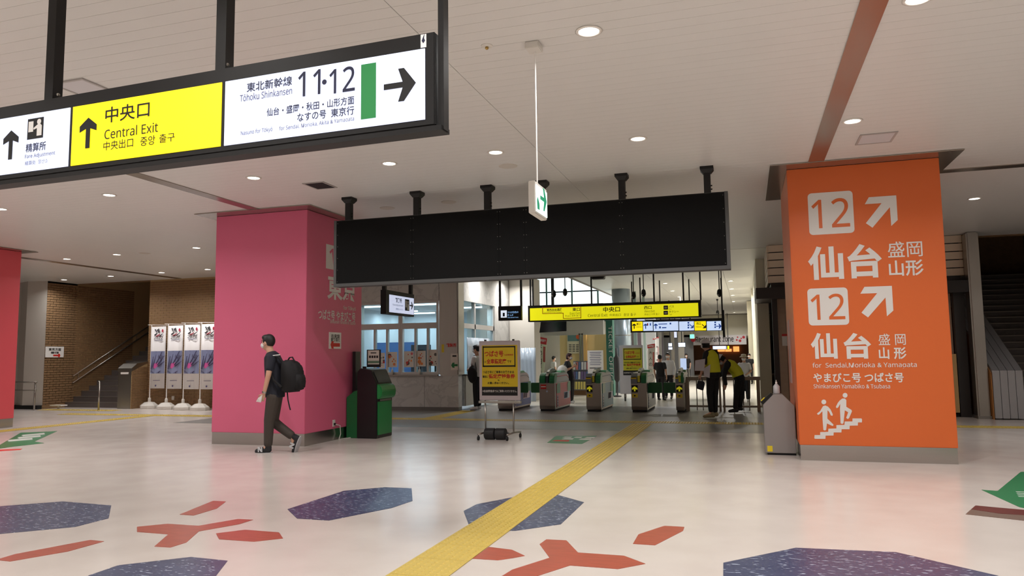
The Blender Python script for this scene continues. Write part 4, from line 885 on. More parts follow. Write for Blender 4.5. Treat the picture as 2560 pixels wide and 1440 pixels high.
# ================================================================== steel sanitizer cabinet by the orange pillar
SYc = 11.36; CP = Plane((0.3, SYc, 0), (1, 0, 0)); A = lambda x, y: CP.ab(x, y)
t = thing('sanitizer_cabinet', 'gabled grey steel cabinet beside orange pillar', 'cabinet', (0.35, SYc+0.15, 0))
xl, xr = 0.3+A(1911, 1075)[0], 0.62; zs, za = A(1948, 1014)[1], A(1945, 986)[1]; xa = 0.3+A(1943, 988)[0]
CABM = M('cabinet_grey', (150, 144, 142), 0.45, 0.35)
obj('body', MB().prism([(xl, SYc, 0.03), (xr, SYc, 0.03), (xr, SYc, zs), (xa+0.07, SYc, za), (xa-0.05, SYc, za), (xl, SYc, zs+0.01)], (0, 0.34, 0)), CABM, t, bevel=0.006)
obj('base', B(xl+0.03, SYc+0.02, 0, xr-0.005, SYc+0.3, 0.03), BLACKM, t)
obj('sticker', B(xl+0.03, SYc-0.003, 0.05, xl+0.1, SYc, 0.13), YEL, t)
t2 = thing('hand_pump', 'black and yellow dispenser lever on sloping cabinet top', 'dispenser', (xl+0.1, SYc+0.15, zs))
th = math.atan2(za-zs, xa-0.05-xl); uu = np.array((math.cos(th), 0, math.sin(th))); nn = np.array((-math.sin(th), 0, math.cos(th))); o_ = np.array((xl, SYc+0.08, zs+0.008))
obj('bracket', MB().prism([o_, o_+uu*0.2, o_+uu*0.2+nn*0.03, o_+nn*0.05], (0, 0.16, 0)), BLACK, t2); obj('yellow_tag', MB().prism([o_+uu*0.02+nn*0.05, o_+uu*0.09+nn*0.045, o_+uu*0.09+nn*0.055, o_+uu*0.02+nn*0.06], (0, 0.1, 0)), YEL, t2)
bx = xa+0.0; t3 = thing('sanitizer_bottle', 'clear plastic sanitizer bottle on gabled cabinet top', 'bottle', (bx, SYc+0.17, za))
obj('bottle_body', MB().lathe(bx, SYc+0.17, [(0.045, za), (0.048, za+0.02), (0.046, za+0.11), (0.02, za+0.14), (0.014, za+0.15)], 14), M('cloudy_plastic', (215, 215, 218), 0.2, trans=0.3), t3, smooth=True)
obj('pump', MB().lathe(bx, SYc+0.17, [(0.015, za+0.15), (0.015, za+0.17), (0.006, za+0.175), (0.006, za+0.2)], 8), WHITE, t3)

# ================================================================== banner stands before the brick wall
base0 = fl(373, 1021); bY = base0[1]; bxp = base0[0]
t = thing('banner_stand', 'tall white event banner printed 2022 on weighted base before brick wall', 'banner', (bxp, bY, 0), 'event banners before brick wall')
top = atY(378, 813, bY)[2]; hb = 0.2
obj('base', MB().loft([[(bxp+w*math.cos(math.pi/8+2*math.pi*k/8), bY+w*0.8*math.sin(math.pi/8+2*math.pi*k/8), z) for k in range(8)] for w, z in ((0.29, 0), (0.3, 0.03), (0.3, 0.09), (0.16, 0.19), (0.06, 0.205))]), OFFW, t)
obj('socket', MB().lathe(bxp, bY, [(0.045, 0.2), (0.045, 0.3), (0.028, 0.33)], 10), OFFW, t)
obj('pole', MB().cyl(bxp, bY, 0.3, top, 0.016, 8), WHITE, t); obj('cross_bar', MB().tube([(bxp-0.14, bY, top+0.01), (bxp+0.6, bY, top-0.02)], 0.009, 6), WHITE, t)
cz1, cz0, cw = top-0.05, atY(395, 971, bY)[2], 0.56
CLOTH = M('banner_cloth', (226, 224, 224), 0.7)
def cloth(x0, x1, z0, z1, dy):
    n = 10; mb = MB(); vs = []
    for j in (0, 1):
        for i in range(n): vs.append((x0+(x1-x0)*i/(n-1), bY-0.02+0.012*math.sin(i*1.3)+dy, (z0, z1)[j]))
    return mb.add(vs, [(i, i+1, n+i+1, n+i) for i in range(n-1)])
cl = obj('cloth', cloth(bxp+0.02, bxp+0.02+cw, cz0, cz1, 0), CLOTH, t, smooth=True); cl.modifiers.new('thick', 'SOLIDIFY').thickness = 0.003
H_ = cz1-cz0; pz1, pz0 = cz1-0.4*H_, cz1-0.76*H_
PIC = speck_mat('banner_picture', (150, 158, 186), (90, 92, 120), (96, 104, 150), 5, 0.58, 0.7)
pic = obj('picture', cloth(bxp+0.03, bxp+0.01+cw, pz0, pz1, -0.016), PIC, t)
px_ = lambda u: bxp+0.02+cw*u
yb = bY-0.045
bl = MB()
for cx, cz, r in ((.38, .36, .12), (.46, .4, .1), (.33, .3, .09)): bl.ell((px_(cx), yb, pz0+(pz1-pz0)*cz), (r*cw, 0.003, r*cw*1.1), 12)
obj('pink_blob', bl, M('banner_pink', (206, 90, 160), 0.7), pic)
dk = MB()
for (a, b), (c, e) in (((.5, .38), (.95, .8)), ((.55, .34), (.98, .55)), ((.42, .45), (.8, .98)), ((.08, .2), (.2, .75)), ((.2, .3), (.4, .85)), ((.55, .04), (.7, .12))): dk.tube([(px_(a), yb, pz0+(pz1-pz0)*b), (px_(c), yb, pz0+(pz1-pz0)*e)], 0.02, 6, 0.006)
obj('dark_strokes', dk, M('banner_dark', (84, 78, 112), 0.7), pic)
lo_ = MB()
for (a, b), (c, e) in (((.28, .955), (.4, .9)), ((.42, .95), (.52, .895)), ((.5, .96), (.6, .9)), ((.25, .86), (.42, .895)), ((.62, .85), (.8, .88))): lo_.tube([(px_(a), yb, cz0+H_*b), (px_(c), yb, cz0+H_*e)], 0.018, 6, 0.008)
obj('brush_strokes', lo_, M('banner_ink', (60, 58, 66), 0.7), cl)
ro = MB().ell((px_(.78), yb, cz0+H_*.93), (0.035, 0.003, 0.05), 10).tube([(px_(.36), yb, cz0+H_*.84), (px_(.6), yb, cz0+H_*.87)], 0.014, 6); obj('red_strokes', ro, M('banner_red', (190, 60, 84), 0.7), cl)
text('2022', (px_(.52), yb-0.004, cz0+H_*.815), XU, ZU, cw*.6, 0.09, M('banner_ink'), cl, 0.01); text('SPORTS FESTIVAL', (px_(.52), yb-0.004, cz0+H_*.775), XU, ZU, cw*.56, 0.025, M('banner_ink'), cl) if False else None
obj('small_line', B(px_(.24), yb-0.002, cz0+H_*.772, px_(.8), yb, cz0+H_*.78), M('banner_dark'), cl)
obj('small_line', B(px_(.24), yb-0.002, cz0+H_*.125, px_(.7), yb, cz0+H_*.132), M('banner_dark'), cl); obj('round_mark', MB().ell((px_(.42), yb, cz0+H_*.045), (0.03, 0.003, 0.03), 10), M('banner_dark'), cl)
BANNER = t
BANNER_DELTAS = [tuple(fl(*q)-base0) for q in ((415, 1023), (457, 1025), (499, 1026))]
# ================================================================== ticket gates
GY, GL = 19.1, 1.8
GSTL = M('gate_steel', (158, 150, 142), 0.35, 0.75, noise=0.06, nscale=3); GHOOD = M('gate_hood_grey', (186, 184, 184), 0.4); GGRN = M('gate_green', (30, 122, 74), 0.35); GGRN2 = M('gate_green_light', (70, 150, 110), 0.35); FLAP = M('gate_flap_green', (10, 96, 44), 0.4)
def gate(x0, x1, colour, label, reader=True, noentry=False, flapR=False, flapL=False, back=True):
    t = thing('ticket_gate', label, 'ticket gate', ((x0+x1)/2, GY, 0), None); w = x1-x0; y = GY; L = GL
    obj('base', B(x0+0.02, y+0.03, 0, x1-0.02, y+L-0.03, 0.05), BLACKM, t)
    obj('body', MB().prism([(x0, y+0.03, 0.05), (x0, y, 0.14), (x0, y, 0.74), (x0, y+L, 0.74), (x0, y+L, 0.14), (x0, y+L-0.03, 0.05)], (w, 0, 0)), GSTL, t, bevel=0.008)
    hood = [(y+0.1, 0.74), (y+0.08, 0.86), (y+0.22, 0.97), (y+0.45, 1.0), (y+1.45, 1.0), (y+1.66, 0.93), (y+1.76, 0.74)]
    hd = obj('hood', MB().prism([(x0+0.015, a, b) for a, b in hood], (w-0.03, 0, 0)), GHOOD, t, bevel=0.015)
    for xx in (x1-0.016,): 
        obj('trim_line', MB().tube([(xx+0.002, y+0.34, 0.9), (xx+0.002, y+1.45, 0.915), (xx+0.002, y+1.68, 0.83)], 0.009, 6), RED if noentry else M('trim_dark', (60, 62, 70), 0.4), hd)
    # coloured side panels
    if colour is not None:
        for xa, xb in ((x1, x1+0.008), (x0-0.008, x0)):
            sd = obj('side_panel', MB().prism([(xa, y+0.16, 0.09), (xa, y+0.16, 0.72), (xa, y+L-0.02, 0.72), (xa, y+L-0.02, 0.09)], (xb-xa, 0, 0)), colour, t)
            if xb > x1:
                for ya, yb in ((y+0.18, y+0.56), (y+1.42, y+L-0.02)):
                    obj('flap_slot', MB().prism([(xb, ya, 0.46), (xb, yb, 0.46), (xb, yb, 0.72), (xb, ya+0.08, 0.72), (xb, ya, 0.66)], (0.006, 0, 0)), GGRN, sd)
                pl = obj('printed_sheet', B(xb, y+1.0, 0.27, xb+0.004, y+1.66, 0.46), M('print_lilac', (196, 196, 206), 0.5), sd)
                for k in range(4): obj('print_stroke', MB().tube([(xb+0.004, y+1.04+0.09*k, 0.29), (xb+0.004, y+1.1+0.09*k, 0.44)], 0.014, 5), M('print_navy', (60, 60, 84), 0.5), sd)
                pl = obj('label_strip', B(xb, y+0.22, 0.09, xb+0.004, y+0.32, 0.4), M('print_lilac'), sd)
                for k in range(4): obj('print_stroke', B(xb+0.004, y+0.245, 0.12+0.07*k, xb+0.006, y+0.295, 0.16+0.07*k), M('print_navy'), sd)
    # green rounded lobes on the front
    def lobe(xa, xb):
        pr = [(y-0.02, 0.73), (y-0.03, 0.82), (y+0.02, 0.93), (y+0.12, 0.99), (y+0.3, 1.0), (y+0.3, 0.9), (y+0.2, 0.73)]
        obj('front_lobe', MB().prism([(xa, a, b) for a, b in pr], (xb-xa, 0, 0)), GGRN, t, bevel=0.012)
    lobe(x0+w*0.64, x1-0.004)
    if noentry: lobe(x0+0.004, x0+w*0.4)
    obj('top_flap', MB().prism([(x0+w*0.55, y+0.75, 0.985), (x0+w*0.55, y+0.85, 1.045), (x0+w*0.55, y+1.15, 1.05), (x0+w*0.55, y+1.35, 0.99)], (w*0.43, 0, 0)), GGRN2, t, bevel=0.008)
    # sensor arch
    sx = x0+w*0.52; arc = [(y-0.02, 0.74), (y-0.02, 0.9), (y+0.06, 1.01), (y+0.25, 1.09), (y+0.5, 1.115), (y+0.8, 1.09), (y+1.0, 1.02)]
    obj('sensor_arch', MB().prism([(sx-0.03, a, b) for a, b in arc]+[(sx-0.03, y+0.95, 0.99), (sx-0.03, y+0.3, 1.0), (sx-0.03, y+0.05, 0.9), (sx-0.03, y+0.02, 0.74)], (0.06, 0, 0)), M('arch_dark', (50, 56, 60), 0.3), t)
    for a, b, c, e in ((y-0.03, 0.93, y+0.03, 0.965), (y+0.02, 0.975, y+0.09, 1.02), (y+0.09, 1.03, y+0.2, 1.08)): obj('sensor_light', MB().prism([(sx-0.034, a, b), (sx-0.034, c, e), (sx-0.034, c+0.02, e-0.02), (sx-0.034, a+0.02, b-0.02)], (0.068, 0, 0)), WHITE, t)
    if not noentry: obj('sensor_strip', B(sx-0.03, y-0.034, 0.76, sx+0.03, y-0.015, 0.92), M('sensor_yellow', (210, 204, 40), 0.4), t)
    if reader:
        rd = obj('card_reader', MB().prism([(x0+0.005, a, b) for a, b in ((y-0.04, 0.72), (y-0.05, 0.86), (y+0.1, 0.98), (y+0.2, 0.98), (y+0.2, 0.72))], (w*0.4, 0, 0)), M('reader_grey', (120, 124, 132), 0.35, 0.4), t, bevel=0.008)
        obj('reader_band', B(x0+0.01, y-0.056, 0.84, x0+w*0.38, y-0.044, 0.875), YEL, rd)
        obj('reader_slot', B(x0+0.02, y-0.053, 0.875, x0+w*0.36, y-0.03, 0.895), BLACK, rd)
        sgn = obj('direction_plate', B(x0+0.02, y-0.012, 0.5, x0+0.02+0.15, y, 0.68), BLACKM, t)
        poly_on([(a*0.13, b*0.13) for a, b in rot2(arrow_poly(1, 1.0, 0.3), 90)], (x0+0.095, y-0.012, 0.59), XU, ZU, M('arrow_yellow', (222, 216, 30), 0.4, emit=0.3), sgn, 'arrow')
        obj('card_label', B(x0+0.025, y-0.006, 0.37, x0+0.165, y, 0.46), YEL, t); obj('card_mark', MB().prism([(x0+0.07, y-0.008, 0.39), (x0+0.13, y-0.008, 0.415), (x0+0.07, y-0.008, 0.44)], (0, 0.002, 0)), INK, t)
    if noentry:
        ne = obj('no_entry_plate', B(x0+0.04, y-0.008, 0.58, x0+0.19, y, 0.7), RED, t); obj('white_bar', B(x0+0.05, y-0.011, 0.63, x0+0.18, y-0.008, 0.655), WHITE, ne)
        obj('lock', MB().tube([(x0+0.21, y-0.015, 0.52), (x0+0.21, y, 0.52)], 0.025, 12), M('lock_blue', (190, 210, 235), 0.3), t)
    for on, xa, xb in ((flapR, x1, x1+0.34), (flapL, x0-0.34, x0)):
        if on: obj('flap_door', MB().prism([(xa+(xb-xa)*(p+0.5), y+0.38, 0.6+q) for p, q in round_rect(1.0, 0.27, 0.05)], (0, 0.03, 0)), FLAP, t)
    return t
gate(-6.45, -6.04, M('gate_side_blue', (34, 66, 150), 0.4), 'ticket gate with deep blue side panels behind yellow notice stand', False, False, flapR=True)
gate(-5.28, -4.86, M('gate_side_red', (206, 66, 76), 0.4), 'ticket gate with red side panels and no entry plate', False, True, flapL=True)
gate(-4.02, -3.63, M('gate_side_teal', (66, 130, 156), 0.4), 'ticket gate with teal blue side panels')
gate(-2.85, -2.45, M('gate_side_slate', (64, 66, 92), 0.4), 'ticket gate with dark slate side panels', flapR=True)
gate(-1.735, -1.53, None, 'narrow steel end ticket gate beside the fence', flapL=True)
# display on the end gate
t = thing('display_post', 'small lit blue display on grey box at end gate', 'display', (-1.35, 21.05, 0))
ps = Plane((-1.4, 21.05, 0), (1, 0, 0)); obj('box', ps.rbox((1713, 922, 1722, 945), -0.3, 0), GHOOD, t); z_ = ps.rect((1713, 922, 1722, 945))[1]
obj('post', B(-1.4+ps.ab(1714, 980)[0], 21.1, 0, -1.4+ps.ab(1719, 980)[0], 21.25, z_), GSTL, t)
obj('screen', ps.rbox((1701, 896, 1716, 926), -0.04, 0.0), LITB, t)
# steel fence with gates
FY = 19.65; fp_ = Plane((-0.6, FY, 0), (1, 0, 0)); FX_ = lambda px: -0.6+fp_.ab(px, 985)[0]
FST = M('fence_steel', (150, 138, 124), 0.4, 0.6)
def fence(name, label, pa, pb_, posts, bars):
    t = thing(name, label, 'fence', ((FX_(pa)+FX_(pb_))/2, FY, 0)); x0, x1 = FX_(pa), FX_(pb_)
    obj('top_rail', B(x0, FY-0.04, 0.78, x1, FY+0.04, 0.87), FST, t, bevel=0.006); obj('bottom_rail', B(x0, FY-0.02, 0.1, x1, FY+0.02, 0.15), FST, t)
    for p, w_ in posts: obj('post', B(FX_(p)-w_/2, FY-0.035, 0, FX_(p)+w_/2, FY+0.035, 0.8), FST, t)
    for p in bars: obj('bar', MB().tube([(FX_(p), FY, 0.02), (FX_(p), FY, 0.8)], 0.011, 6), M('fence_bar', (84, 76, 68), 0.4, 0.6), t)
fence('steel_fence', 'steel fence section next to end ticket gate', 1715.5, 1803, ((1719, 0.09), (1800, 0.05)), (1742, 1757, 1775))
fence('steel_fence', 'steel fence section with leaf beside kiosk', 1806, 1902, ((1810, 0.05), (1896, 0.08)), (1835, 1858, 1873))

# ================================================================== concourse beyond the gates
AX = atY(1490, 700, 30)[0]
GWALL = M('concourse_grey_wall', (178, 176, 170), 0.55); CREAM2 = M('concourse_cream', (226, 220, 200), 0.55)
# daylight windows of the high atrium
t = tag(obj('wall_atrium', B(-13.8, 33.6, CEIL-1.9, AX+0.2, 33.8, 3.0), GWALL), 'grey wall under the bright atrium windows', kind='structure')
wn = tag(obj('window_5', MB().box(-13.8, 33.55, 3.0, AX+0.2, 33.65, 3.12), M('mullion_teal', (70, 100, 100), 0.5)), 'bright tall daylight windows of the atrium', kind='structure')
DAY = M('daylight_pane', (222, 240, 244), 0.5, emit=1.6)
xq = -13.7
while xq < AX+0.1:
    for z0, z1 in ((3.12, 4.4), (4.46, 5.8), (5.86, 7.3)): obj('pane', B(xq, 33.6, z0, xq+1.15, 33.62, z1), DAY, wn)
    obj('mullion', B(xq+1.15, 33.55, 3.1, xq+1.22, 33.65, 7.4), M('mullion_teal'), wn); xq += 1.22
tag(obj('wall_atrium', B(AX+0.2, 24.2, CEIL+0.05, AX+0.4, 34, 7.6), CREAM2), 'pale upper side wall of the atrium', kind='structure')
tag(obj('wall_atrium', B(-14, 24.2, 0, -13.8, 34, 7.6), CREAM2), 'pale far side wall of the atrium', kind='structure')
tag(obj('wall_atrium', B(-14, 24.0, CEIL+0.2, AX+0.4, 24.2, 7.6), CREAM2), 'pale front wall above the gates in the atrium', kind='structure')
tag(obj('ceiling', B(-14, 24, 7.6, AX+0.4, 34, 7.8), CREAM2), 'high ceiling of the atrium', kind='structure')
# ticket office / shop
SHY = 28.6; SH = Plane((-6, SHY, 0), (1, 0, 0)); x_ = lambda px, Yv=SHY: atY(px, 880, Yv)[0]
tag(obj('wall_shop', B(x_(1368), SHY-0.5, 2.25, x_(1516), SHY-0.3, 3.45), GWALL), 'grey bulkhead above the ticket office shop', kind='structure')
tag(obj('wall_shop', B(x_(1388), SHY+0.8, 0, x_(1516)+0.3, SHY+1.0, 2.3), M('shop_cream_wall', (222, 198, 140), 0.55)), 'warm yellow wall of the ticket office shop', kind='structure')
tag(obj('wall_shop', B(x_(1300), SHY+2.6, 0, x_(1390), SHY+2.8, 3.0), GWALL), 'grey wall behind the leaning banner', kind='structure')
obj_p = tag(obj('shop_pillar', B(x_(1448), SHY+0.6, 0, x_(1458), SHY+0.8, 2.3), M('shop_orange', (220, 178, 110), 0.5)), 'narrow tan pillar in the ticket office shop', 'pillar')
SP3 = Plane((-6, SHY+0.74, 0), (1, 0, 0))
t = thing('wall_poster', 'large timetable poster with teal header on shop wall', 'poster', (x_(1437), SHY+0.74, 1.2))
po = obj('sheet', SP3.rbox((1418, 834, 1453, 884), -0.03, 0), M('poster_ivory', (214, 208, 178), 0.6), t); obj('header', SP3.rbox((1419, 836, 1450, 853), 0, 0.003), M('poster_teal', (96, 130, 128), 0.6), po)
a0, c0, a1, c1 = SP3.rect((1440, 836, 1451, 848)); poly_on(circ(0, 0, (c1-c0)/2, 14), SP3.pt((a0+a1)/2, (c0+c1)/2, 0.003), XU, ZU, M('poster_rust', (206, 90, 40), 0.6), po, 'round_mark', 0.003)
for k in range(5):
    for j in range(3): obj('printed_line', SP3.rbox((1422+9*j, 861+4*k, 1429+9*j, 863+4*k), 0, 0.003), M('poster_grey'), po)
t = thing('glass_shop_door', 'glass panel with dark frame before the ticket office', 'door', (x_(1456), SHY-0.5, 0))
gx0, gx1 = x_(1455), x_(1465); obj('frame', MB().box(gx0, SHY-0.52, 0, gx0+0.05, SHY-0.46, 2.3).box(gx1-0.05, SHY-0.52, 0, gx1, SHY-0.46, 2.3).box(gx0, SHY-0.52, 2.25, gx1, SHY-0.46, 2.3), STEEL_D, t); obj('pane', B(gx0+0.05, SHY-0.5, 0, gx1-0.05, SHY-0.49, 2.25), GLASS, t)
# brochure rack
RY = 27.0; rp = Plane((-6, RY, 0), (1, 0, 0)); rx0, rx1 = x_(1428, RY), x_(1475, RY)
t = thing('brochure_rack', 'low brochure rack with rows of leaflets before yellow shop wall', 'rack', ((rx0+rx1)/2, RY, 0))
obj('back', B(rx0, RY+0.3, 0, rx1, RY+0.34, 1.25), M('rack_grey', (120, 122, 130), 0.5), t); obj('plinth', B(rx0, RY, 0, rx1, RY+0.3, 0.18), M('rack_brown', (110, 76, 40), 0.5), t)
for k, z in enumerate((0.18, 0.55, 0.9)): obj('shelf', B(rx0, RY+0.1*k, z, rx1, RY+0.3, z+0.03), M('rack_grey'), t)
LEAF = [M('leaflet_yellow', (232, 214, 120), 0.6), M('leaflet_blue', (96, 124, 176), 0.6), M('leaflet_white', (224, 224, 226), 0.6), M('leaflet_pink', (214, 130, 130), 0.6), M('leaflet_purple', (120, 104, 150), 0.6)]
for k, (z, cols) in enumerate(((0.21, (0, 0, 0, 0)), (0.58, (4, 1, 2, 4)), (0.93, (2, 3, 1, 2)))):
    nn_ = 7
    for i in range(nn_):
        w_ = (rx1-rx0)/nn_; xx = rx0+w_*i
        tag(obj('leaflet', MB().prism([(xx+0.012, RY+0.1*k+0.04, z), (xx+w_-0.012, RY+0.1*k+0.04, z), (xx+w_-0.012, RY+0.1*k+0.085, z+0.28), (xx+0.012, RY+0.1*k+0.085, z+0.28)], (0, 0.01, 0)), LEAF[cols[i % 4]]), '%s leaflet standing on %s row of the brochure rack' % (('pale yellow', 'blue', 'white', 'pink', 'violet')[cols[i % 4]], ('lowest', 'middle', 'top')[k]), 'leaflet', 'leaflets on the brochure rack')
# TICKET OFFICE column
TY = 26.6; tx0, tx1 = x_(1516, TY), x_(1532.5, TY); zt = atY(1524, 797, TY)[2]
t = thing('ticket_office_pylon', 'green pylon lettered TICKET OFFICE beyond gates', 'pylon', ((tx0+tx1)/2, TY, 0))
obj('shaft', B(tx0, TY, 0, tx1, TY+0.35, zt+0.4), M('pylon_green', (38, 104, 88), 0.5), t)
za_, zb2 = atY(1526, 815, TY)[2], atY(1526, 960, TY)[2]
text('TICKET OFFICE', ((tx0+tx1)/2+0.04, TY, (za_+zb2)/2), (0, 0, -1), (1, 0, 0), za_-zb2, 0.13, PRINT_W, t, 0.0)
# silver round column and dark luggage rack
cx = x_(1556, 29.0); t = thing('round_column', 'silvery blue round column behind notice board', 'column', (cx, 29.0, 0))
obj('shaft', MB().cyl(cx, 29.0, 0, CEIL, 0.36, 28), M('silver_blue_cladding', (160, 176, 190), 0.25, 0.7), t, smooth=True); obj('joint_ring', MB().cyl(cx, 29.0, 2.2, 2.23, 0.364, 28), STEEL_D, t)
lx_ = x_(1541, 26.0); t = thing('display_pole', 'dark grey display pole beside the green pylon', 'stand', (lx_, 26.0, 0))
obj('pole', MB().lathe(lx_, 26.0, [(0.14, 0), (0.14, 0.04), (0.03, 0.06), (0.03, 0.5), (0.1, 0.6), (0.11, 1.35), (0.04, 1.45), (0.03, 1.7)], 12), M('dark_grey_fabric', (62, 60, 62), 0.7), t, smooth=True)
# hanging monitor
my = 22.4; MP = Plane((-6, my, 0), (1, 0, 0)); a0, c0, a1, c1 = MP.rect((1348, 801, 1417, 831))
t = thing('hanging_monitor', 'large black monitor tilted under yellow exit sign', 'monitor', (-6+(a0+a1)/2, my, CEIL))
obj('screen', MB().prism([(-6+a0, my, c0), (-6+a1-0.02, my, c0+0.03), (-6+a1+0.02, my-0.12, c1+0.04), (-6+a0+0.1, my-0.12, c1)], (0, 0.08, 0.02)), M('monitor_black', (22, 22, 24), 0.15), t)
obj('bracket', B(-6+(a0+a1)/2-0.04, my, c1-0.05, -6+(a0+a1)/2+0.04, my+0.06, CEIL), BLACK, t)
# leaning nobori flags
def nobori(label, Yv, quad, head, s_, bs, cloth_m):
    P = [atY(x, y, Yv) for x, y in quad]; h = [atY(x, y, Yv) for x, y in head]
    t = thing('promotional_flag', label, 'flag', (P[0][0], Yv, 0))
    obj('cloth', MB().prism(P, (0, 0.01, 0)), cloth_m, t); hh = obj('red_header', MB().prism([p-np.array((0, 0.004, 0)) for p in h], (0, 0.003, 0)), M('flag_red', (196, 52, 58), 0.6), t)
    pole_b = (P[0]+P[3])/2; lft = P[0]; low = P[3]
    obj('pole', MB().tube([(low[0]-0.02, Yv+0.02, 0), (low[0]-0.02, Yv+0.02, low[2]), (lft[0]-0.02, Yv+0.02, lft[2]+0.05)], 0.014, 6), WHITE, t)
    obj('base', MB().lathe(low[0]-0.02, Yv+0.02, [(0.2, 0), (0.2, 0.06), (0.03, 0.1)], 10), OFFW, t)
    c_ = sum(P)/4; hc = sum(h)/4; up = (P[0]-P[3]); Lh = np.linalg.norm(up); up = up/Lh; ri = np.array((up[2], 0, -up[0]))
    n = len(s_)
    for i, chh in enumerate(s_):
        o = P[0]+(P[1]-P[0])*0.36-up*Lh*(0.2+0.72*i/n); text(chh, o-np.array((0, 0.003, 0)), ri, up, 0.17*bs, 0.17*bs, M('flag_ink', (70, 74, 60), 0.6), t, 0.01, lift=0.002)
    text('会員募集中', hc-np.array((0, 0.005, 0)), ri, up, np.linalg.norm(h[1]-h[0])*0.8, 0.1*bs, PRINT_W, t, 0.02)
    obj('side_strip', MB().prism([P[0]+(P[1]-P[0])*u-up*Lh*v-np.array((0, 0.004, 0)) for u, v in ((.66, .2), (.86, .2), (.86, .55), (.66, .55))], (0, 0.003, 0)), M('flag_rust', (176, 84, 76), 0.6), t)
FLC = M('flag_cloth', (214, 222, 196), 0.7)
nobori('leaning white flag with red header beside crumpled vinyl screen', 25.6, [(1340, 840), (1368, 846), (1358, 950), (1338, 950)], [(1340, 840), (1368, 846), (1366, 862), (1338, 857)], '大人の休日倶楽部', 1.0, FLC)
nobori('upright pale flag with red header behind notice board', 27.0, [(1620, 862), (1638, 859), (1638, 965), (1620, 965)], [(1619, 862), (1637, 859), (1637, 868), (1619, 871)], '大人の休日', 0.7, M('flag_cloth_grey', (196, 192, 184), 0.7))
nobori('tall narrow white flag with red header in the corridor', 30.5, [(1640, 845), (1647, 843), (1648, 960), (1640, 960)], [(1632, 846), (1647, 842), (1647, 846), (1632, 850)], '休日倶楽部', 0.5, CLOTH)
# corridor left: shop fronts with posts
for i, (px, w_, m_) in enumerate(((1589, 0.13, M('post_green_grey', (110, 126, 120), 0.5)), (1612, 0.1, M('post_green_grey')), (1650, 0.16, STEEL_D), (1682, 0.16, STEEL_D), (1703, 0.3, OFFW))):
    Yv = 30+i*3.0; x = x_(px, Yv); tag(obj('corridor_post', MB().prism([(x-w_/2, Yv, 0), (x+w_/2, Yv, 0), (x+w_/2, Yv+w_, 0), (x, Yv+w_*1.25, 0), (x-w_/2, Yv+w_, 0)], (0, 0, CEIL-0.02)), m_), ('grey green post nearest the silvery round column', 'slim grey green post in the corridor', 'steel post in middle of the corridor', 'steel post further down the corridor', 'thick white post at corridor end')[i], 'post')
tag(obj('wall_corridor', B(x_(1578, 31), 34.2, 0, x_(1640, 34.2), 34.4, CEIL), M('corridor_silver', (170, 172, 176), 0.4)), 'silvery wall at the left of the corridor', kind='structure')
wc = tag(obj('wall_corridor', B(-5.6, 34.4, 0, -5.3, 51, CEIL), M('corridor_silver')), 'long left wall of the far corridor', kind='structure')
for i in range(6): obj('shop_front', B(-5.3, 35.5+2.5*i, 0.2, -5.26, 37.4+2.5*i, 2.6), M(('shopfront_dark', 'shopfront_mauve')[i % 2], ((70, 66, 72), (130, 116, 140))[i % 2], 0.3), wc)
def lit_sign(r, Yv, mat, label):
    P = Plane((-3, Yv, 0), (1, 0, 0)); a0, c0, a1, c1 = P.rect(r); t = thing('corridor_sign', label, 'sign', (-3+(a0+a1)/2, Yv, CEIL))
    obj('case', P.rbox((r[0]-0.8, r[1]-0.8, r[2]+0.8, r[3]+0.8), -0.1, 0), BLACK, t); obj('lit_face', P.rbox(r, 0, 0.006), mat, t); obj('hanger', P.box((a0+a1)/2-0.02, c1, (a0+a1)/2+0.02, CEIL, -0.06, -0.02), BLACK, t)
lit_sign((1671, 858, 1680, 866), 36, LITB, 'small upper lit white sign on steel post'); lit_sign((1671, 868, 1681, 874), 36.2, LITW, 'small lower lit white sign on steel post')
lit_sign((1696, 857, 1713, 867), 34, LITB, 'small lit blue white sign at right of corridor'); lit_sign((1592, 795, 1612, 801.5), 24.8, LITW, 'short lit white sign above facility panels')
lit_sign((1684, 828, 1692, 844), 40, LITW, 'upright lit white panel in far corridor')
# far wall with restaurant header
RZ = 51.0; rp = Plane((-1.6, RZ, 0), (1, 0, 0)); x0, x1 = x_(1733, RZ), x_(1866, RZ)
tag(obj('wall_far', B(-8, RZ+0.3, 2.6, x1+3, RZ+0.5, CEIL), CREAM2), 'pale far wall above restaurant entrance', kind='structure')
tag(obj('wall_far', B(-8, RZ+0.3, 0, x0, RZ+0.5, 2.75), M('corridor_silver')), 'far wall left of restaurant entrance', kind='structure')
t = thing('restaurant_header', 'white Restaurant zone header with red round mark', 'sign', ((x0+x1)/2, RZ, 2.0))
hd = obj('panel', rp.rbox((1733, 838, 1866, 862), -0.3, 0), M('header_white', (214, 208, 208), 0.5), t)
rp.text('Restaurant zone', (1739, 841, 1834, 855), M('header_ink', (52, 44, 48), 0.5), hd, 0.02)
a0, c0, a1, c1 = rp.rect((1725, 843, 1738, 855)); MR = M('header_red', (190, 40, 52), 0.5)
for (px, py_, r_) in ((1731, 849, .16), (1859, 843, .09), (1850, 852, .09), (1842, 850, .06), (1844, 843, .05), (1853, 846, .05)):
    a, b = rp.ab(px+2 if px < 1740 else px, py_); poly_on(circ(0, 0, r_, 12), rp.pt(a, b), XU, ZU, MR, hd, 'round_mark')
WOOD = M('restaurant_wood', (128, 80, 46), 0.5); GLOW = M('warm_lit_panel', (255, 176, 96), 0.5, emit=1.1)
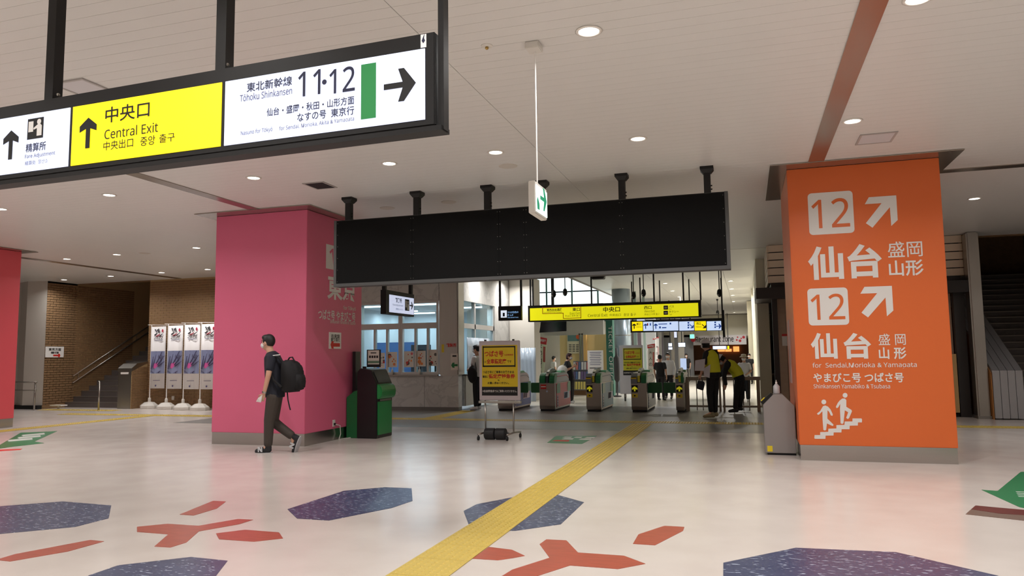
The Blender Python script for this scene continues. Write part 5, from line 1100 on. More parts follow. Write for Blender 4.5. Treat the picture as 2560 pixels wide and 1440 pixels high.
tag(obj('wall_restaurant', B(x0-1, RZ+5, 0, x1+1, RZ+5.2, 2.6), WOOD), 'brown wooden rear wall of restaurant', kind='structure'); tag(obj('ceiling', B(x0-1, RZ+0.5, 2.5, x1+1, RZ+5.2, 2.6), CREAM2), 'low ceiling over the restaurant entrance', kind='structure')
t = thing('restaurant_lamp', 'row of warm lit orange panels in restaurant', 'lamp', (-0.8, RZ+4.9, 1.6))
for r in ((1794, 872, 1812, 879), (1813, 872, 1829, 879), (1833, 866, 1848, 879), (1776, 872, 1780, 885)): obj('lit_panel', B(*pbox(*r, RZ+4.85, 0.1)), GLOW, t)
lit_sign((1782, 865, 1816, 873), 49.5, LITW, 'long lit white sign under Restaurant header'); lit_sign((1818.5, 865, 1823, 873), 49.2, LITY, 'short lit yellow sign under Restaurant header')
p = atY(1730, 841, 40); t = thing('exit_lamp', 'small green glowing emergency lamp in corridor', 'lamp', (p[0], 40, p[2])); obj('lit_face', MB().box(p[0]-0.1, 40, p[2]-0.1, p[0]+0.1, 40.05, p[2]+0.1), M('green_glow', (120, 255, 200), 0.5, emit=1.2), t); obj('case', B(p[0]-0.12, 40.05, p[2]-0.12, p[0]+0.12, 40.12, p[2]+0.12), OFFW, t); obj('hanger', B(p[0]-0.01, 40.06, p[2]+0.12, p[0]+0.01, 40.08, CEIL), OFFW, t)
# right side of the concourse: cream pillars with poster
wrx = x_(1866, 38); 
wr_ = tag(obj('wall_right', B(x_(1890, 28), 21.25, 0, x_(1890, 28)+0.3, 51, CEIL), CREAM2), 'cream right wall of the far concourse', kind='structure')
for i, (px, Yv) in enumerate(((1872, 38), (1884, 31))):
    x = x_(px, Yv); tag(obj('cream_pillar', MB().prism([(x, Yv, 0), (x+0.5, Yv, 0), (x+0.5, Yv+0.6, 0), (x+0.06, Yv+0.6, 0), (x, Yv+0.5, 0)], (0, 0, CEIL-0.02)), CREAM2), ('farther cream pillar right of restaurant entrance', 'nearer cream pillar with yellow green poster')[i], 'pillar')
PPl = Plane((0.5, 30.95, 0), (1, 0, 0)); t = thing('pillar_poster', 'yellow and teal poster on cream pillar', 'poster', (0.5, 30.95, 2)); po = obj('sheet', PPl.rbox((1886, 790, 1905, 845), -0.03, 0), M('poster_yellow', (216, 206, 96), 0.6), t); obj('picture', PPl.rbox((1889, 812, 1903, 838), 0, 0.003), M('poster_sea', (90, 160, 150), 0.6), po)
# pendant cameras / speakers
def pendant(px, py0, py1, Yv, label):
    a, b = atY(px, py0, Yv), atY(px, py1, Yv); t = thing('pendant_camera', label, 'camera', (a[0], Yv, CEIL)); z = b[2]
    obj('rod', MB().cyl(a[0], Yv, z+0.1, CEIL, 0.014, 6), BLACK, t); obj('collar', MB().lathe(a[0], Yv, [(0.05, CEIL-0.02), (0.05, CEIL-0.06), (0.02, CEIL-0.1)], 10), BLACK, t)
    obj('head', MB().lathe(a[0], Yv, [(0.03, z+0.14), (0.06, z+0.1), (0.075, z+0.0), (0.05, z-0.06), (0.015, z-0.09)], 12), BLACK, t, smooth=True); obj('lens', MB().ell((a[0]-0.03, Yv-0.05, z-0.03), (0.03, 0.03, 0.03), 8), STEEL_D, t)
for (px, y0, y1, Yv), lb in zip(((1384, 718, 737, 21.5), (1412, 700, 733, 21.8), (1583, 705, 741, 22.5), (1608, 700, 735, 22.2), (1797, 692, 735, 22.0), (1794, 775, 783, 36)), ('black pendant camera above left end of yellow sign', 'black pendant camera over red gate', 'black pendant camera over notice board', 'black pendant camera right of the pylon', 'black pendant camera on long rod over the guards', 'tiny black pendant camera in the far corridor')): pendant(px, y0, y1, Yv, lb)
p = atY(1497, 694, 20.9); t = thing('ceiling_camera', 'boxy black camera fixed above yellow exit sign', 'camera', (p[0], 20.9, CEIL)); obj('case', B(p[0]-0.2, 20.7, p[2]-0.05, p[0]+0.18, 21.0, p[2]+0.1), BLACK, t, bevel=0.02); obj('mount', MB().cyl(p[0], 20.85, p[2]+0.1, CEIL, 0.02, 8), BLACK, t)
t = thing('vertical_display', 'narrow black hanging display beside facility sign', 'display', (x_(1808, 23.5), 23.5, CEIL)); dpl = Plane((-0.4, 23.5, 0), (1, 0, 0)); obj('panel', dpl.rbox((1806, 775, 1811.5, 843), -0.5, 0), BLACK, t); a0, c0, a1, c1 = dpl.rect((1806, 775, 1811.5, 843)); obj('hanger', dpl.box(a0, c1-0.02, a0+0.03, CEIL, -0.1, -0.06), BLACK, t)

# ================================================================== kiosk behind the orange pillar
KY = 18.6; KB = M('kiosk_black', (34, 28, 26), 0.4); KW = M('kiosk_wood_board', (178, 150, 126), 0.5, noise=0.08, nscale=3, stretch=(1, 1, 8)); KP = M('kiosk_plank', (226, 206, 182), 0.5, noise=0.06, nscale=3)
t = thing('kiosk', 'closed kiosk with dark posts and pale plank fascia behind orange pillar', 'kiosk', (2.6, KY, 0))
KX0, KX1 = 0.62, 4.62
obj('wall_boards', B(KX0+0.1, KY+0.2, 0, KX1-0.2, KY+2.6, 3.0), KW, t)
for i in range(7): x = KX0+0.12+0.19*i; obj('board', B(x, KY+0.17, 0.1, x+0.18, KY+0.2, 2.4), KW, t)
for x in (KX0, KX0+0.42, 4.43): obj('post', B(x, KY, 0, x+(0.12 if x < 4 else 0.21), KY+0.16, 2.98), KB, t)
for i in range(5): obj('fascia_plank', B(KX0-0.02, KY+0.02, 3.12+0.185*i, KX1+0.06, KY+0.06, 3.28+0.185*i), KP, t); obj('fascia_plank', B(KX0-0.06, KY+0.06, 3.12+0.185*i, KX0-0.02, KY+2.6, 3.28+0.185*i), KP, t)
obj('fascia_core', B(KX0, KY+0.06, 3.0, KX1, KY+2.6, CEIL-0.01), KB, t)
obj('canopy', MB().prism([(KX0-0.35, KY-0.35, 2.72), (KX0-0.35, KY-0.35, 2.98), (KX0-0.35, KY+2.6, 3.05), (KX0-0.35, KY+2.6, 2.8)], (KX1-KX0+0.55, 0, 0)), KB, t)
obj('counter_panel', B(3.7, KY-0.02, 0.1, 4.41, KY+0.1, 1.38), M('kiosk_tan', (196, 160, 104), 0.5), t)
nb = obj('notice', B(KX0+0.2, KY+0.155, 1.62, KX0+0.38, KY+0.17, 1.9), PAPER, t); obj('red_line', B(KX0+0.2, KY+0.15, 1.85, KX0+0.38, KY+0.155, 1.9), RED, nb)
b_ = fl(2392, 1040); tag(obj('floor_cover', MB().lathe(b_[0]-0.15, b_[1], [(0.3, 0), (0.3, 0.05), (0.22, 0.12), (0.1, 0.14)], 16), KB, smooth=True), 'low dark rounded cover at foot of kiosk panel', 'cover')
wk = fl(2415, 1043); 
# ================================================================== right column and stairway
t = thing('steel_column', 'tall brushed steel column between kiosk and right stairs', 'column', (4.78, 18.3, 0)); obj('cladding', B(4.66, 18.2, 0, 4.9, 18.55, CEIL-0.01), STEEL, t, bevel=0.03); obj('base_ring', B(4.65, 18.18, 0, 4.91, 18.57, 0.06), STEEL_D, t)
bl = thing('stair_balustrade', 'steel panelled balustrade with sloping top at right stairs', 'balustrade', (5.2, 18.2, 0))
zf = 1.02; sl = 0.55; yb0, yb1 = 18.05, 22.5; top_ = lambda y: zf+(y-yb0)*sl
for i in range(4): 
    xa = 4.93+0.14*i; obj('panel', MB().prism([(xa+0.004, yb0, 0.02), (xa+0.004, yb0, zf), (xa+0.004, yb1, top_(yb1)), (xa+0.004, yb1, 0.02)], (0.132, 0, 0)), M('balustrade_steel', (176, 176, 178), 0.3, 0.45), bl, bevel=0.004)
bs_ = obj('brick_side', MB().prism([(4.915, yb0+0.04, 0), (4.915, yb0+0.04, zf-0.05), (4.915, yb1, top_(yb1)-0.05), (4.915, yb1, 0)], (0.015, 0, 0)), M('orange_mortar', (190, 130, 70), 0.8), bl)
staircase('staircase', 'dark staircase rising beside kiosk and steel balustrade', 5.5, 8.38, 18.3, 22, STEP)
tag(obj('wall_stair_right', B(8.4, 17.6, 0, 8.7, 27, 6.5), BRD), 'brown brick side wall of the right stairway', kind='structure'); tag(obj('wall_stair_right', B(4.6, 18.65, CEIL-0.02, 4.92, 27, 6.5), BRD), 'brick wall above kiosk side of the right stairway', kind='structure')
tag(obj('wall_stair_right', B(4.6, 26.7, 0, 8.7, 27, 6.5), BRD), 'brick end wall of the right stairwell', kind='structure'); tag(obj('ceiling', B(4.6, 19.0, 5.4, 8.7, 27, 5.6), CEILM), 'ceiling above the right stairway', kind='structure')
tag(obj('wall_stair_right', B(4.92, 19.02, CEIL-0.02, 8.4, 19.2, 5.5), BRD), 'bulkhead above the right stairway opening', kind='structure')
handrail('stair_handrail', 'pair of steel handrails on right stair wall', 8.3, 18.6, 1.0, 20, 1); handrail('stair_handrail', 'pair of steel handrails along inner side of right stairs', 5.58, 18.5, 1.0, 20, -1)
tag(obj('wall_right_hall', B(8.7, 17.6, 0, 14, 17.9, CEIL), CREAM), 'plain cream wall right of the stairway', kind='structure')
# ================================================================== people
def V(*a): return np.array(a, float)
def unit(v): return v/np.linalg.norm(v)
def rcone(mb, a, b, ra, rb, seg=12):
    """round cone: rings with domed ends, closed"""
    a, b = np.array(a, float), np.array(b, float); d = unit(b-a); u = unit(np.cross(d, (0, 0, 1.) if abs(d[2]) < .9 else (0, 1., 0))); w = np.cross(d, u); R = []
    for k in (-0.96, -0.7, -0.35, 0): R.append((a+d*ra*k, ra*math.sqrt(1-k*k)))
    for k in (0, 0.35, 0.7, 0.96): R.append((b+d*rb*k, rb*math.sqrt(1-k*k)))
    mb.loft([[c+r*(math.cos(2*math.pi*i/seg)*u+math.sin(2*math.pi*i/seg)*w) for i in range(seg)] for c, r in R])
def echain(mb, pts, rad, lat, seg=16):
    """loft of ellipses (half-width along lat, half-depth across) with closed ends"""
    P = [np.array(p, float) for p in pts]; rings = []
    for i, p in enumerate(P):
        d = unit(P[min(i+1, len(P)-1)]-P[max(i-1, 0)]); l = unit(lat-np.dot(lat, d)*d); f = np.cross(d, l)
        rings.append([p+rad[i][0]*math.cos(2*math.pi*k/seg)*l+rad[i][1]*math.sin(2*math.pi*k/seg)*f for k in range(seg)])
    mb.loft(rings)
def melt(name, mb, mat, parent, voxel, smooth=4):
    """union of overlapping pieces into one continuous skin"""
    me = mb.mesh(name); o = bpy.data.objects.new('tmp', me); COL.objects.link(o)
    r = o.modifiers.new('r', 'REMESH'); r.mode = 'VOXEL'; r.voxel_size = voxel
    s = o.modifiers.new('s', 'SMOOTH'); s.factor = 0.5; s.iterations = smooth
    dg = bpy.context.evaluated_depsgraph_get(); out = bpy.data.meshes.new_from_object(o.evaluated_get(dg), depsgraph=dg)
    bpy.data.objects.remove(o); bpy.data.meshes.remove(me)
    out.polygons.foreach_set('use_smooth', [True]*len(out.polygons)); out.materials.clear()
    return link(name, out, mat, parent)
SKIN = M('skin', (206, 158, 132), 0.5); HAIRM = M('black_hair', (22, 18, 18), 0.55); MASK = M('face_mask_white', (228, 226, 226), 0.7)
def hand(mb, w, d, n, s, curl=0.5):
    """palm and five fingers; d pointing direction, n palm normal (fingers curl towards n)"""
    d, n = unit(d), unit(n-np.dot(n, d)*d) if abs(np.dot(unit(n), d)) < .95 else unit(np.cross(d, (0.3, 1, 0.2))); sd = np.cross(d, n)
    c = w+d*0.05*s; mb.ell(c, (0.04*s, 0.05*s, 0.017*s), 10, (sd, d, n))
    for k, (off, L) in enumerate(((-0.028, 0.066), (-0.0095, 0.076), (0.0095, 0.072), (0.028, 0.058))):
        p = w+d*0.09*s+sd*off*s; q = p+unit(d+n*curl*.7)*L*.45*s; e = q+unit(d*(1-curl)+n*curl*1.6)*L*.5*s
        rcone(mb, p-d*0.02*s, q, .0095*s, .0088*s, 7); rcone(mb, q, e, .0088*s, .0075*s, 7)
    p = w+d*0.03*s-sd*0.032*s; q = p+unit(d*.7-sd*.8+n*.3)*0.04*s; e = q+unit(d+n*.5)*0.032*s
    rcone(mb, p, q, .012*s, .0105*s, 7); rcone(mb, q, e, .0105*s, .009*s, 7)
def person(label, J, face, s=1.0, shirt=None, pants=None, shoe=None, sole=None, hair=HAIRM, mask=True, voxel=0.012, sleeve=0.62, wide=0.0, curl=0.5, hairlen=0.0, loc=None, longsleeve=False, cat='person', vest=None, skin=SKIN, bulk=1.0):
    """J: joints in metres (world); face: horizontal facing vector"""
    f = unit(np.array(face, float)); up = V(0, 0, 1); lat = unit(J['shR']-J['shL'])
    fl_ = unit(f-np.dot(f, up)*up*0); sd = unit(np.cross(f, up)); hu = unit(J['head']-J['neck']) if 'tilt' in J else up; hf = unit(f-np.dot(f, hu)*hu); hs = np.cross(hf, hu)
    base = loc if loc is not None else (J['anL']+J['anR'])/2
    t = thing('person', label, cat, (base[0], base[1], 0))
    h = J['head']; A = (hs, hf, hu)
    mb = MB(); mb.ell(h, (0.076*s, 0.094*s, 0.112*s), 16, A); mb.ell(h-hu*0.06*s+hf*0.025*s, (0.058*s, 0.068*s, 0.062*s), 12, A)
    rcone(mb, h+hf*0.09*s-hu*0.002*s, h+hf*0.106*s-hu*0.03*s, .009*s, .015*s, 8)
    for k in (-1, 1): mb.ell(h+hs*k*0.078*s-hf*0.008*s-hu*0.01*s, (0.012*s, 0.022*s, 0.032*s), 8, A)
    rcone(mb, J['neck']-hu*0.02*s, h-hu*0.05*s-hf*0.01*s, .058*s, .052*s)
    ch, pe = J['chest'], J['pelvis']; wa = J.get('waist', (ch+pe)/2); ntop = J['neck']
    echain(mb, [ntop+(ch-ntop)*.15, ntop+(ch-ntop)*.45, ch, wa, pe, pe+unit(pe-wa)*0.07*s], [(.09*s, .06*s), (.155*s, .085*s), (.165*s, .105*s), (.14*s, .098*s), (.16*s, .105*s), (.11*s, .08*s)], lat)
    for k in 'LR':
        rcone(mb, J['sh'+k], J['el'+k], .05*s, .04*s); rcone(mb, J['el'+k], J['wr'+k], .039*s, .027*s)
        hd_ = J.get('hd'+k); d = unit((hd_ if hd_ is not None else J['wr'+k]+(J['wr'+k]-J['el'+k]))-J['wr'+k]); hand(mb, J['wr'+k], d, J.get('pn'+k, -lat if k == 'R' else lat), s, curl)
        rcone(mb, J['hip'+k], J['kn'+k], .08*s, .053*s); rcone(mb, J['kn'+k], J['an'+k], .052*s, .036*s)
        rcone(mb, J['an'+k]-V(0, 0, .02*s), J['to'+k]+V(0, 0, .012*s), .036*s, .024*s)
    body = melt('body', mb, skin, t, voxel, 3)
    # shirt
    if shirt is not None:
        sb_ = MB(); echain(sb_, [ntop+(ch-ntop)*.05, ntop+(ch-ntop)*.35, ch, wa, pe, pe+unit(pe-wa)*0.045*s], [(.075*s, .07*s), (.172*s, .1*bulk*s), (.188*s, .128*bulk*s), (.168*s, .125*bulk*s), (.182*s, .13*bulk*s), (.182*s, .128*bulk*s)], lat)
        for k in 'LR':
            sh, el = J['sh'+k], J['el'+k]; rcone(sb_, sh+(ch-sh)*.1, sh+(el-sh)*(1.0 if longsleeve else sleeve), .072*s, .06*s)
            if longsleeve: rcone(sb_, el, el+(J['wr'+k]-el)*.92, .055*s, .042*s)
        so_ = melt('shirt', sb_, shirt, t, voxel, 4)
    if pants is not None:
        pm_ = MB(); echain(pm_, [wa+(pe-wa)*.35, pe, pe+unit(pe-wa)*0.1*s], [(.158*s, .112*s), (.176*s, .124*s), (.15*s, .11*s)], lat)
        for k in 'LR':
            kn, an = J['kn'+k], J['an'+k]; rcone(pm_, J['hip'+k], kn, (.095+wide)*s, (.072+wide)*s); rcone(pm_, kn, an+(kn-an)*.12, (.07+wide)*s, (.058+wide)*s)
        melt('trousers', pm_, pants, t, voxel, 4)
    if shoe is not None:
        for k in 'LR':
            an, to = J['an'+k], J['to'+k]; dn = unit(np.cross(to-an, np.cross(unit(to-an), up))); dn = dn if dn[2] < 0 else -dn
            d = unit(to-an); he = J.get('he'+k, an-V(0, 0, .05*s)-unit(V(d[0], d[1], 0)+1e-6)*.04*s)
            sm = MB(); rcone(sm, he+(to-he)*.12+V(0, 0, .015*s), to, .042*s, .034*s); rcone(sm, he+(to-he)*.2+V(0, 0, .03*s), an-(an-he)*.25, .045*s, .046*s); rcone(sm, he+(to-he)*.5+V(0, 0, .02*s), to, .045*s, .036*s)
            sh_ = melt('shoe', sm, shoe, t, voxel*.8, 3)
            if sole is not None:
                ax = unit(to-he); lt = unit(np.cross(ax, up)); nn_ = np.cross(lt, ax); nn_ = -nn_ if nn_[2] > 0 else nn_
                L = np.linalg.norm(to-he); pts = []
                for q in range(14):
                    a_ = 2*math.pi*q/14; pts.append(he+ax*(L*.5+(L*.5+.035*s)*math.cos(a_))+lt*.046*s*math.sin(a_)+nn_*.022*s)
                obj('sole', MB().prism(pts, nn_*.016*s), sole, sh_)
    if hair is not None:
        hm = MB(); hm.ell(h+hu*0.022*s-hf*0.016*s, (0.086*s, 0.098*s, 0.106*s), 18, A)
        hm.ell(h+hu*0.075*s+hf*0.03*s, (0.07*s, 0.068*s, 0.045*s), 12, A)
        if hairlen: hm.ell(h-hf*0.045*s-hu*hairlen*.5*s, (0.084*s, 0.07*s, (0.09+hairlen*.6)*s), 14, A)
        ho = melt('hair', hm, hair, t, voxel*.9, 3)
    if mask:
        mm = MB(); mm.ell(h+hf*0.05*s-hu*0.045*s, (0.066*s, 0.066*s, 0.052*s), 14, A); mo_ = obj('face_mask', mm, MASK, t, smooth=True)
        for k in (-1, 1): obj('ear_loop', MB().tube([h+hs*k*.06*s+hf*.06*s-hu*.02*s, h+hs*k*.083*s-hf*.01*s-hu*.005*s, h+hs*k*.06*s+hf*.05*s-hu*.07*s], .0025*s, 5), MASK, mo_)
    for k in (-1, 1):
        e = h+hs*k*.031*s+hf*.088*s+hu*.008*s; obj('eye', MB().ell(e, (.013*s, .007*s, .006*s), 8, A), INK, t); obj('eyebrow', MB().ell(e+hu*.022*s, (.018*s, .006*s, .004*s), 6, A), hair if hair is not None else INK, t)
    return t, body, A

# ---- walking man with backpack (walks towards -X in front of the pink pillar)
WYm = 10.12
def Jp(Yv): return lambda x, y, dy=0.0: atY(x, y, Yv+dy)
j = Jp(WYm); s = 1.06
def pose(d): return {k: np.array(v, float) for k, v in d.items()}
J = pose(dict(head=j(670, 856), neck=j(677, 879), chest=j(686, 912), waist=j(688, 955), pelvis=j(687, 985),
  shL=j(679, 893, -.17), shR=j(691, 893, .17), elL=j(671, 938, -.24), elR=j(688, 942, .22), wrL=j(660, 984, -.24), wrR=j(668, 978, .2),
  hipL=j(683, 992, -.09), hipR=j(690, 992, .09), knL=j(673, 1052, -.08), knR=j(683, 1054, .1), anL=j(670, 1116, -.07), anR=j(733, 1092, .1), toL=j(643, 1128, -.07), toR=j(735, 1130, .1)))
J['heL'] = j(676, 1127, -.07); J['heR'] = j(746, 1094, .1); J['pnL'] = V(-.4, 1, 0); J['pnR'] = V(-.4, -1, 0); J['hdL'] = j(653, 1003, -.23)
NAVY = M('navy_polo', (24, 26, 38), 0.8); OLIVE = M('dark_olive_trousers', (66, 58, 52), 0.8)
man, body, A = person('man in navy polo and mask walking with black backpack past pink pillar', J, (-1, 0, 0), s, NAVY, OLIVE, M('black_sneaker', (32, 32, 36), 0.7), M('grey_sole', (170, 168, 170), 0.6), voxel=0.009, curl=0.75, loc=j(680, 1130)*V(1, 1, 0), bulk=1.14, wide=.006)
for nm, k in (('shoe_mark', 'L'), ('shoe_mark', 'R')):
    c = (J['an'+k]*.45+J['to'+k]*.55)+V(0, -.048 if k == 'L' else -.046, .0); d = unit(J['to'+k]-J['he'+k]); u_ = np.cross(d, (0, 1., 0)); u_ = u_ if u_[2] > 0 else -u_
    sc_ = .04; N_ = [(-1, -1), (-.5, -1), (-.5, .1), (.4, -1), (1, -1), (1, 1), (.5, 1), (.5, -.1), (-.4, 1), (-1, 1)]
    obj(nm, MB().prism([c-d*a*sc_+u_*b*sc_ for a, b in N_], (0, -.006, 0)), M('shoe_grey_mark', (200, 202, 205), 0.5), man)
w_ = J['wrL']; obj('wristwatch', MB().tube([w_+unit(J['elL']-w_)*.01, w_+unit(J['elL']-w_)*.035], .036, 12), STEEL, man)
# collar line print on the back of the polo
pl_ = [j(682, 889, -.19), j(700, 887, -.13)]; obj('shirt_print', MB().tube(pl_, .008, 6), WHITE, man)
# backpack: a thing carried on the back
BPK = M('backpack_black', (17, 15, 18), 0.8)
bp = thing('backpack', 'large black backpack worn by man in navy polo', 'backpack', tuple(j(725, 980)))
ol = [(712, 904), (718, 899), (728, 901), (740, 910), (747, 924), (749, 945), (747, 965), (741, 979), (728, 981), (715, 980), (711, 970), (710, 930)]
core = MB(); core.prism([j(x, y, -.03)+V(0, -.12, 0) for x, y in ol], (0, .28, 0)); obj('main_bag', core, BPK, bp, bevel=0.035, smooth=True)
pk = MB(); pk.prism([j(x, y, -.03)+V(.01, -.09, 0) for x, y in ((738, 932), (749, 934), (754, 950), (751, 972), (740, 977), (734, 970))], (0, .22, 0)); obj('front_pocket', pk, BPK, bp, bevel=0.02, smooth=True)
obj('top_handle', MB().tube([j(719, 902), j(724, 894), j(731, 893), (j(737, 904)+j(736, 903))/2, j(738, 909)], .012, 6), BPK, bp)
for k in (-.13, .13): obj('shoulder_strap', MB().tube([j(706, 906, k), j(697, 893, k*1.15), j(684, 890, k*1.3), j(675, 903, k*1.4), j(674, 925, k*1.45), j(684, 950, k*1.5), j(704, 968, k*1.2)], .02, 6), BPK, bp)
obj('loose_strap', MB().tube([j(718, 979, -.1), j(720, 1000, -.1), j(724, 1018, -.1), j(726, 1025, -.1)], .011, 6), BPK, bp)
pap = j(647, 998, -.25); tag(obj('folded_paper', MB().prism([j(656, 987, -.26), j(651, 1006, -.26), j(640, 1004, -.24), j(645, 995, -.27)], (0, .02, 0)), WHITE), 'white folded paper in left hand of walking man', 'paper')

# ---- guard standing with back turned
gy = 17.55; j = Jp(gy); s = 1.0
J = pose(dict(head=j(1763, 861), neck=j(1768, 874), chest=j(1777, 891), waist=j(1782, 917), pelvis=j(1783, 937),
  shL=j(1764, 884, -.1), shR=j(1790, 882, .1), elL=j(1759, 914, -.14), elR=j(1795, 913, .05), wrL=j(1752, 936, -.16), wrR=j(1783, 930, .2),
  hipL=j(1776, 943, -.06), hipR=j(1788, 943, .06), knL=j(1774, 985, -.06), knR=j(1788, 985, .06), anL=j(1778, 1031, -.07), anR=j(1788, 1032, .05), toL=j(1761, 1041, -.1), toR=j(1771, 1037, .02)))
J['heL'] = j(1787, 1041, -.07); J['heR'] = j(1795, 1038, .05); J['pnL'] = V(.6, .8, 0)
GBLK = M('guard_black_cloth', (19, 18, 20), 0.8); HIVIS = M('hi_vis_yellow', (206, 206, 30), 0.6, emit=0.0); HELM = M('helmet_white', (224, 222, 224), 0.3)
g1, b_, A = person('guard in yellow vest and white helmet standing holding white folders', J, (-.75, .66, 0), s, GBLK, GBLK, M('tan_boot', (146, 134, 100), 0.7), None, voxel=0.012, curl=0.7, loc=j(1782, 1040)*V(1, 1, 0), sleeve=.75)
def helmet(J, A, s, parent, label, brim=True):
    h = J['head']; hs, hf, hu = A; t = thing('safety_helmet', label, 'helmet', tuple(h+hu*.02))
    rings = []
    for k in range(7):
        a_ = math.pi/2*k/6.4; rings.append([h+hu*(.035+.105*math.sin(a_))*s+(hs*.1*math.cos(2*math.pi*q/20)+hf*.122*math.sin(2*math.pi*q/20))*math.cos(a_)*s for q in range(20)])
    obj('shell', MB().loft(rings), HELM, t, smooth=True)
    obj('brim', MB().loft([[h+hu*(.03+dz)*s+(hs*(.1+w)*math.cos(2*math.pi*q/20)+hf*(.122+w+(.03 if 0 < q < 10 else 0))*math.sin(2*math.pi*q/20))*s for q in range(20)] for w, dz in ((.0, 0), (.018, -.004), (.018, .004), (0, .01))]), HELM, t, smooth=True)
    obj('neck_cape', MB().loft([[h+hu*z*s+(hs*.09*math.cos(math.pi+math.pi*q/10)+hf*.105*math.sin(math.pi+math.pi*q/10)-hf*.0)*s*w for q in range(11)] for z, w in ((.035, 1), (-.03, 1.02), (-.08, 1.0), (-.08, .93), (.03, .93))], closed=False), GBLK, t, smooth=True)
    return t
helmet(J, A, s, g1, 'white safety helmet on guard holding folders')
def vest(J, s, parent, label, lat, up_frac=.1):
    ch, pe, nk = J['chest'], J['pelvis'], J['neck']; wa = J.get('waist', (ch+pe)/2)
    mb = MB(); echain(mb, [nk+(ch-nk)*.25, nk+(ch-nk)*.6, ch, wa, wa+(pe-wa)*.7], [(.125*s, .105*s), (.155*s, .122*s), (.186*s, .142*s), (.178*s, .14*s), (.188*s, .146*s)], lat)
    return melt('safety_vest', mb, HIVIS, parent, .012, 4)
lat = unit(J['shR']-J['shL']); vs1 = vest(J, s, g1, '', lat); vs1['label'] = 'bright yellow high visibility vest'
for k, (a, bb_, hgt) in enumerate(((1742, 911, .0), (1757, 915, .05))):
    q = [(1738, 901), (1763, 897), (1760, 927), (1737, 927)] if k == 0 else [(1758, 922), (1776, 911), (1774, 945), (1760, 941)]
    tag(obj('white_folder', MB().prism([j(x, y, -.26+.1*k) for x, y in q], (0, .03, 0)), M('folder_white', (206, 204, 210), 0.5)), ('white folder sheet held in front by standing guard', 'white folder tucked under arm of standing guard')[k], 'folder')
bg = thing('hand_bag', 'dark cloth bag hanging from hand of standing guard', 'bag', tuple(j(1750, 975))); obj('bag_body', MB().prism([j(x, y, -.24) for x, y in ((1744, 952), (1758, 953), (1762, 958), (1758, 977), (1740, 971))], (0, .1, 0)), M('bag_navy', (34, 38, 50), 0.8), bg, bevel=.01); obj('bag_handle', MB().tube([j(1747, 953, -.19), j(1752, 938, -.17), j(1757, 954, -.19)], .008, 6), BLACK, bg)

# ---- guard bending over
gy = 18.95; j = Jp(gy); s = 1.0
J = pose(dict(head=j(1802, 899), neck=j(1813, 905), chest=j(1826, 913), waist=j(1841, 928), pelvis=j(1848, 945),
  shL=j(1816, 912, -.16), shR=j(1820, 908, .16), elL=j(1810, 938, -.2), elR=j(1806, 934, .16), wrL=j(1815, 962, -.2), wrR=j(1799, 940, .1),
  hipL=j(1846, 950, -.08), hipR=j(1850, 950, .08), knL=j(1841, 988, -.09), knR=j(1852, 986, .08), anL=j(1838, 1022, -.09), anR=j(1850, 1018, .08), toL=j(1824, 1028, -.1), toR=j(1838, 1023, .08)))
J['heL'] = j(1845, 1028, -.09); J['heR'] = j(1856, 1024, .08); J['tilt'] = 1; J['hdL'] = j(1811, 972, -.2)
g2, b_, A = person('guard in yellow vest and white helmet bending over the fence', J, (-.95, .1, -.3), s, GBLK, GBLK, M('black_boot', (26, 25, 26), 0.7), None, voxel=0.012, curl=.6, loc=j(1842, 1028)*V(1, 1, 0), longsleeve=True, skin=SKIN)
lat = unit(J['shR']-J['shL']); v2 = vest(J, s, g2, '', lat); v2['label'] = 'bright yellow high visibility vest'
helmet(J, (A[0], A[1], A[2]), s, g2, 'white safety helmet on bending guard')

# ---- woman with phone behind the red gate
p0 = fl(1428, 1008); j = Jp(p0[1]); s = .92
J = pose(dict(head=j(1423, 892), neck=j(1418, 902), chest=j(1419, 914), waist=j(1424, 930), pelvis=j(1426, 942),
  shL=j(1416, 908, -.15), shR=j(1420, 908, .15), elL=j(1420, 924, -.17), elR=j(1424, 924, .14), wrL=j(1434, 917, -.1), wrR=j(1434, 915, .08),
  hipL=j(1425, 946, -.07), hipR=j(1428, 946, .07), knL=j(1426, 975, -.07), knR=j(1429, 975, .07), anL=j(1426, 1002, -.07), anR=j(1428, 1000, .07), toL=j(1433, 1006, -.08), toR=j(1434, 1004, .06)))
J['hdL'] = j(1442, 913, -.06); J['hdR'] = j(1442, 912, .04)
wm, b_, A = person('short haired woman in black looking at phone behind red gate', J, (.97, -.1, 0), s, M('black_blouse', (28, 28, 34), 0.8), M('black_wide_trousers', (24, 22, 26), 0.8), M('white_shoe', (220, 216, 214), 0.6), None, hair=M('dark_red_hair', (64, 28, 32), 0.6), voxel=.011, wide=.02, loc=p0*V(1, 1, 0), hairlen=.03)
tag(obj('mobile_phone', MB().prism([j(1439, 914, -.06), j(1441, 908, -.06), j(1442, 909, -.06), j(1440, 915, -.06)], (0, .09, 0)), BLACK), 'dark phone in hands of short haired woman', 'phone')
sbg = thing('shoulder_bag', 'white shoulder bag carried by short haired woman', 'bag', tuple(j(1405, 925))); obj('bag_body', MB().ell(j(1406, 925, -.27), (.16, .09, .15), 14), M('bag_white', (214, 212, 206), 0.6), sbg, smooth=True); obj('bag_strap', MB().tube([j(1402, 916, -.2), j(1414, 906, -.17), j(1412, 920, -.2)], .01, 6), M('bag_white'), sbg)

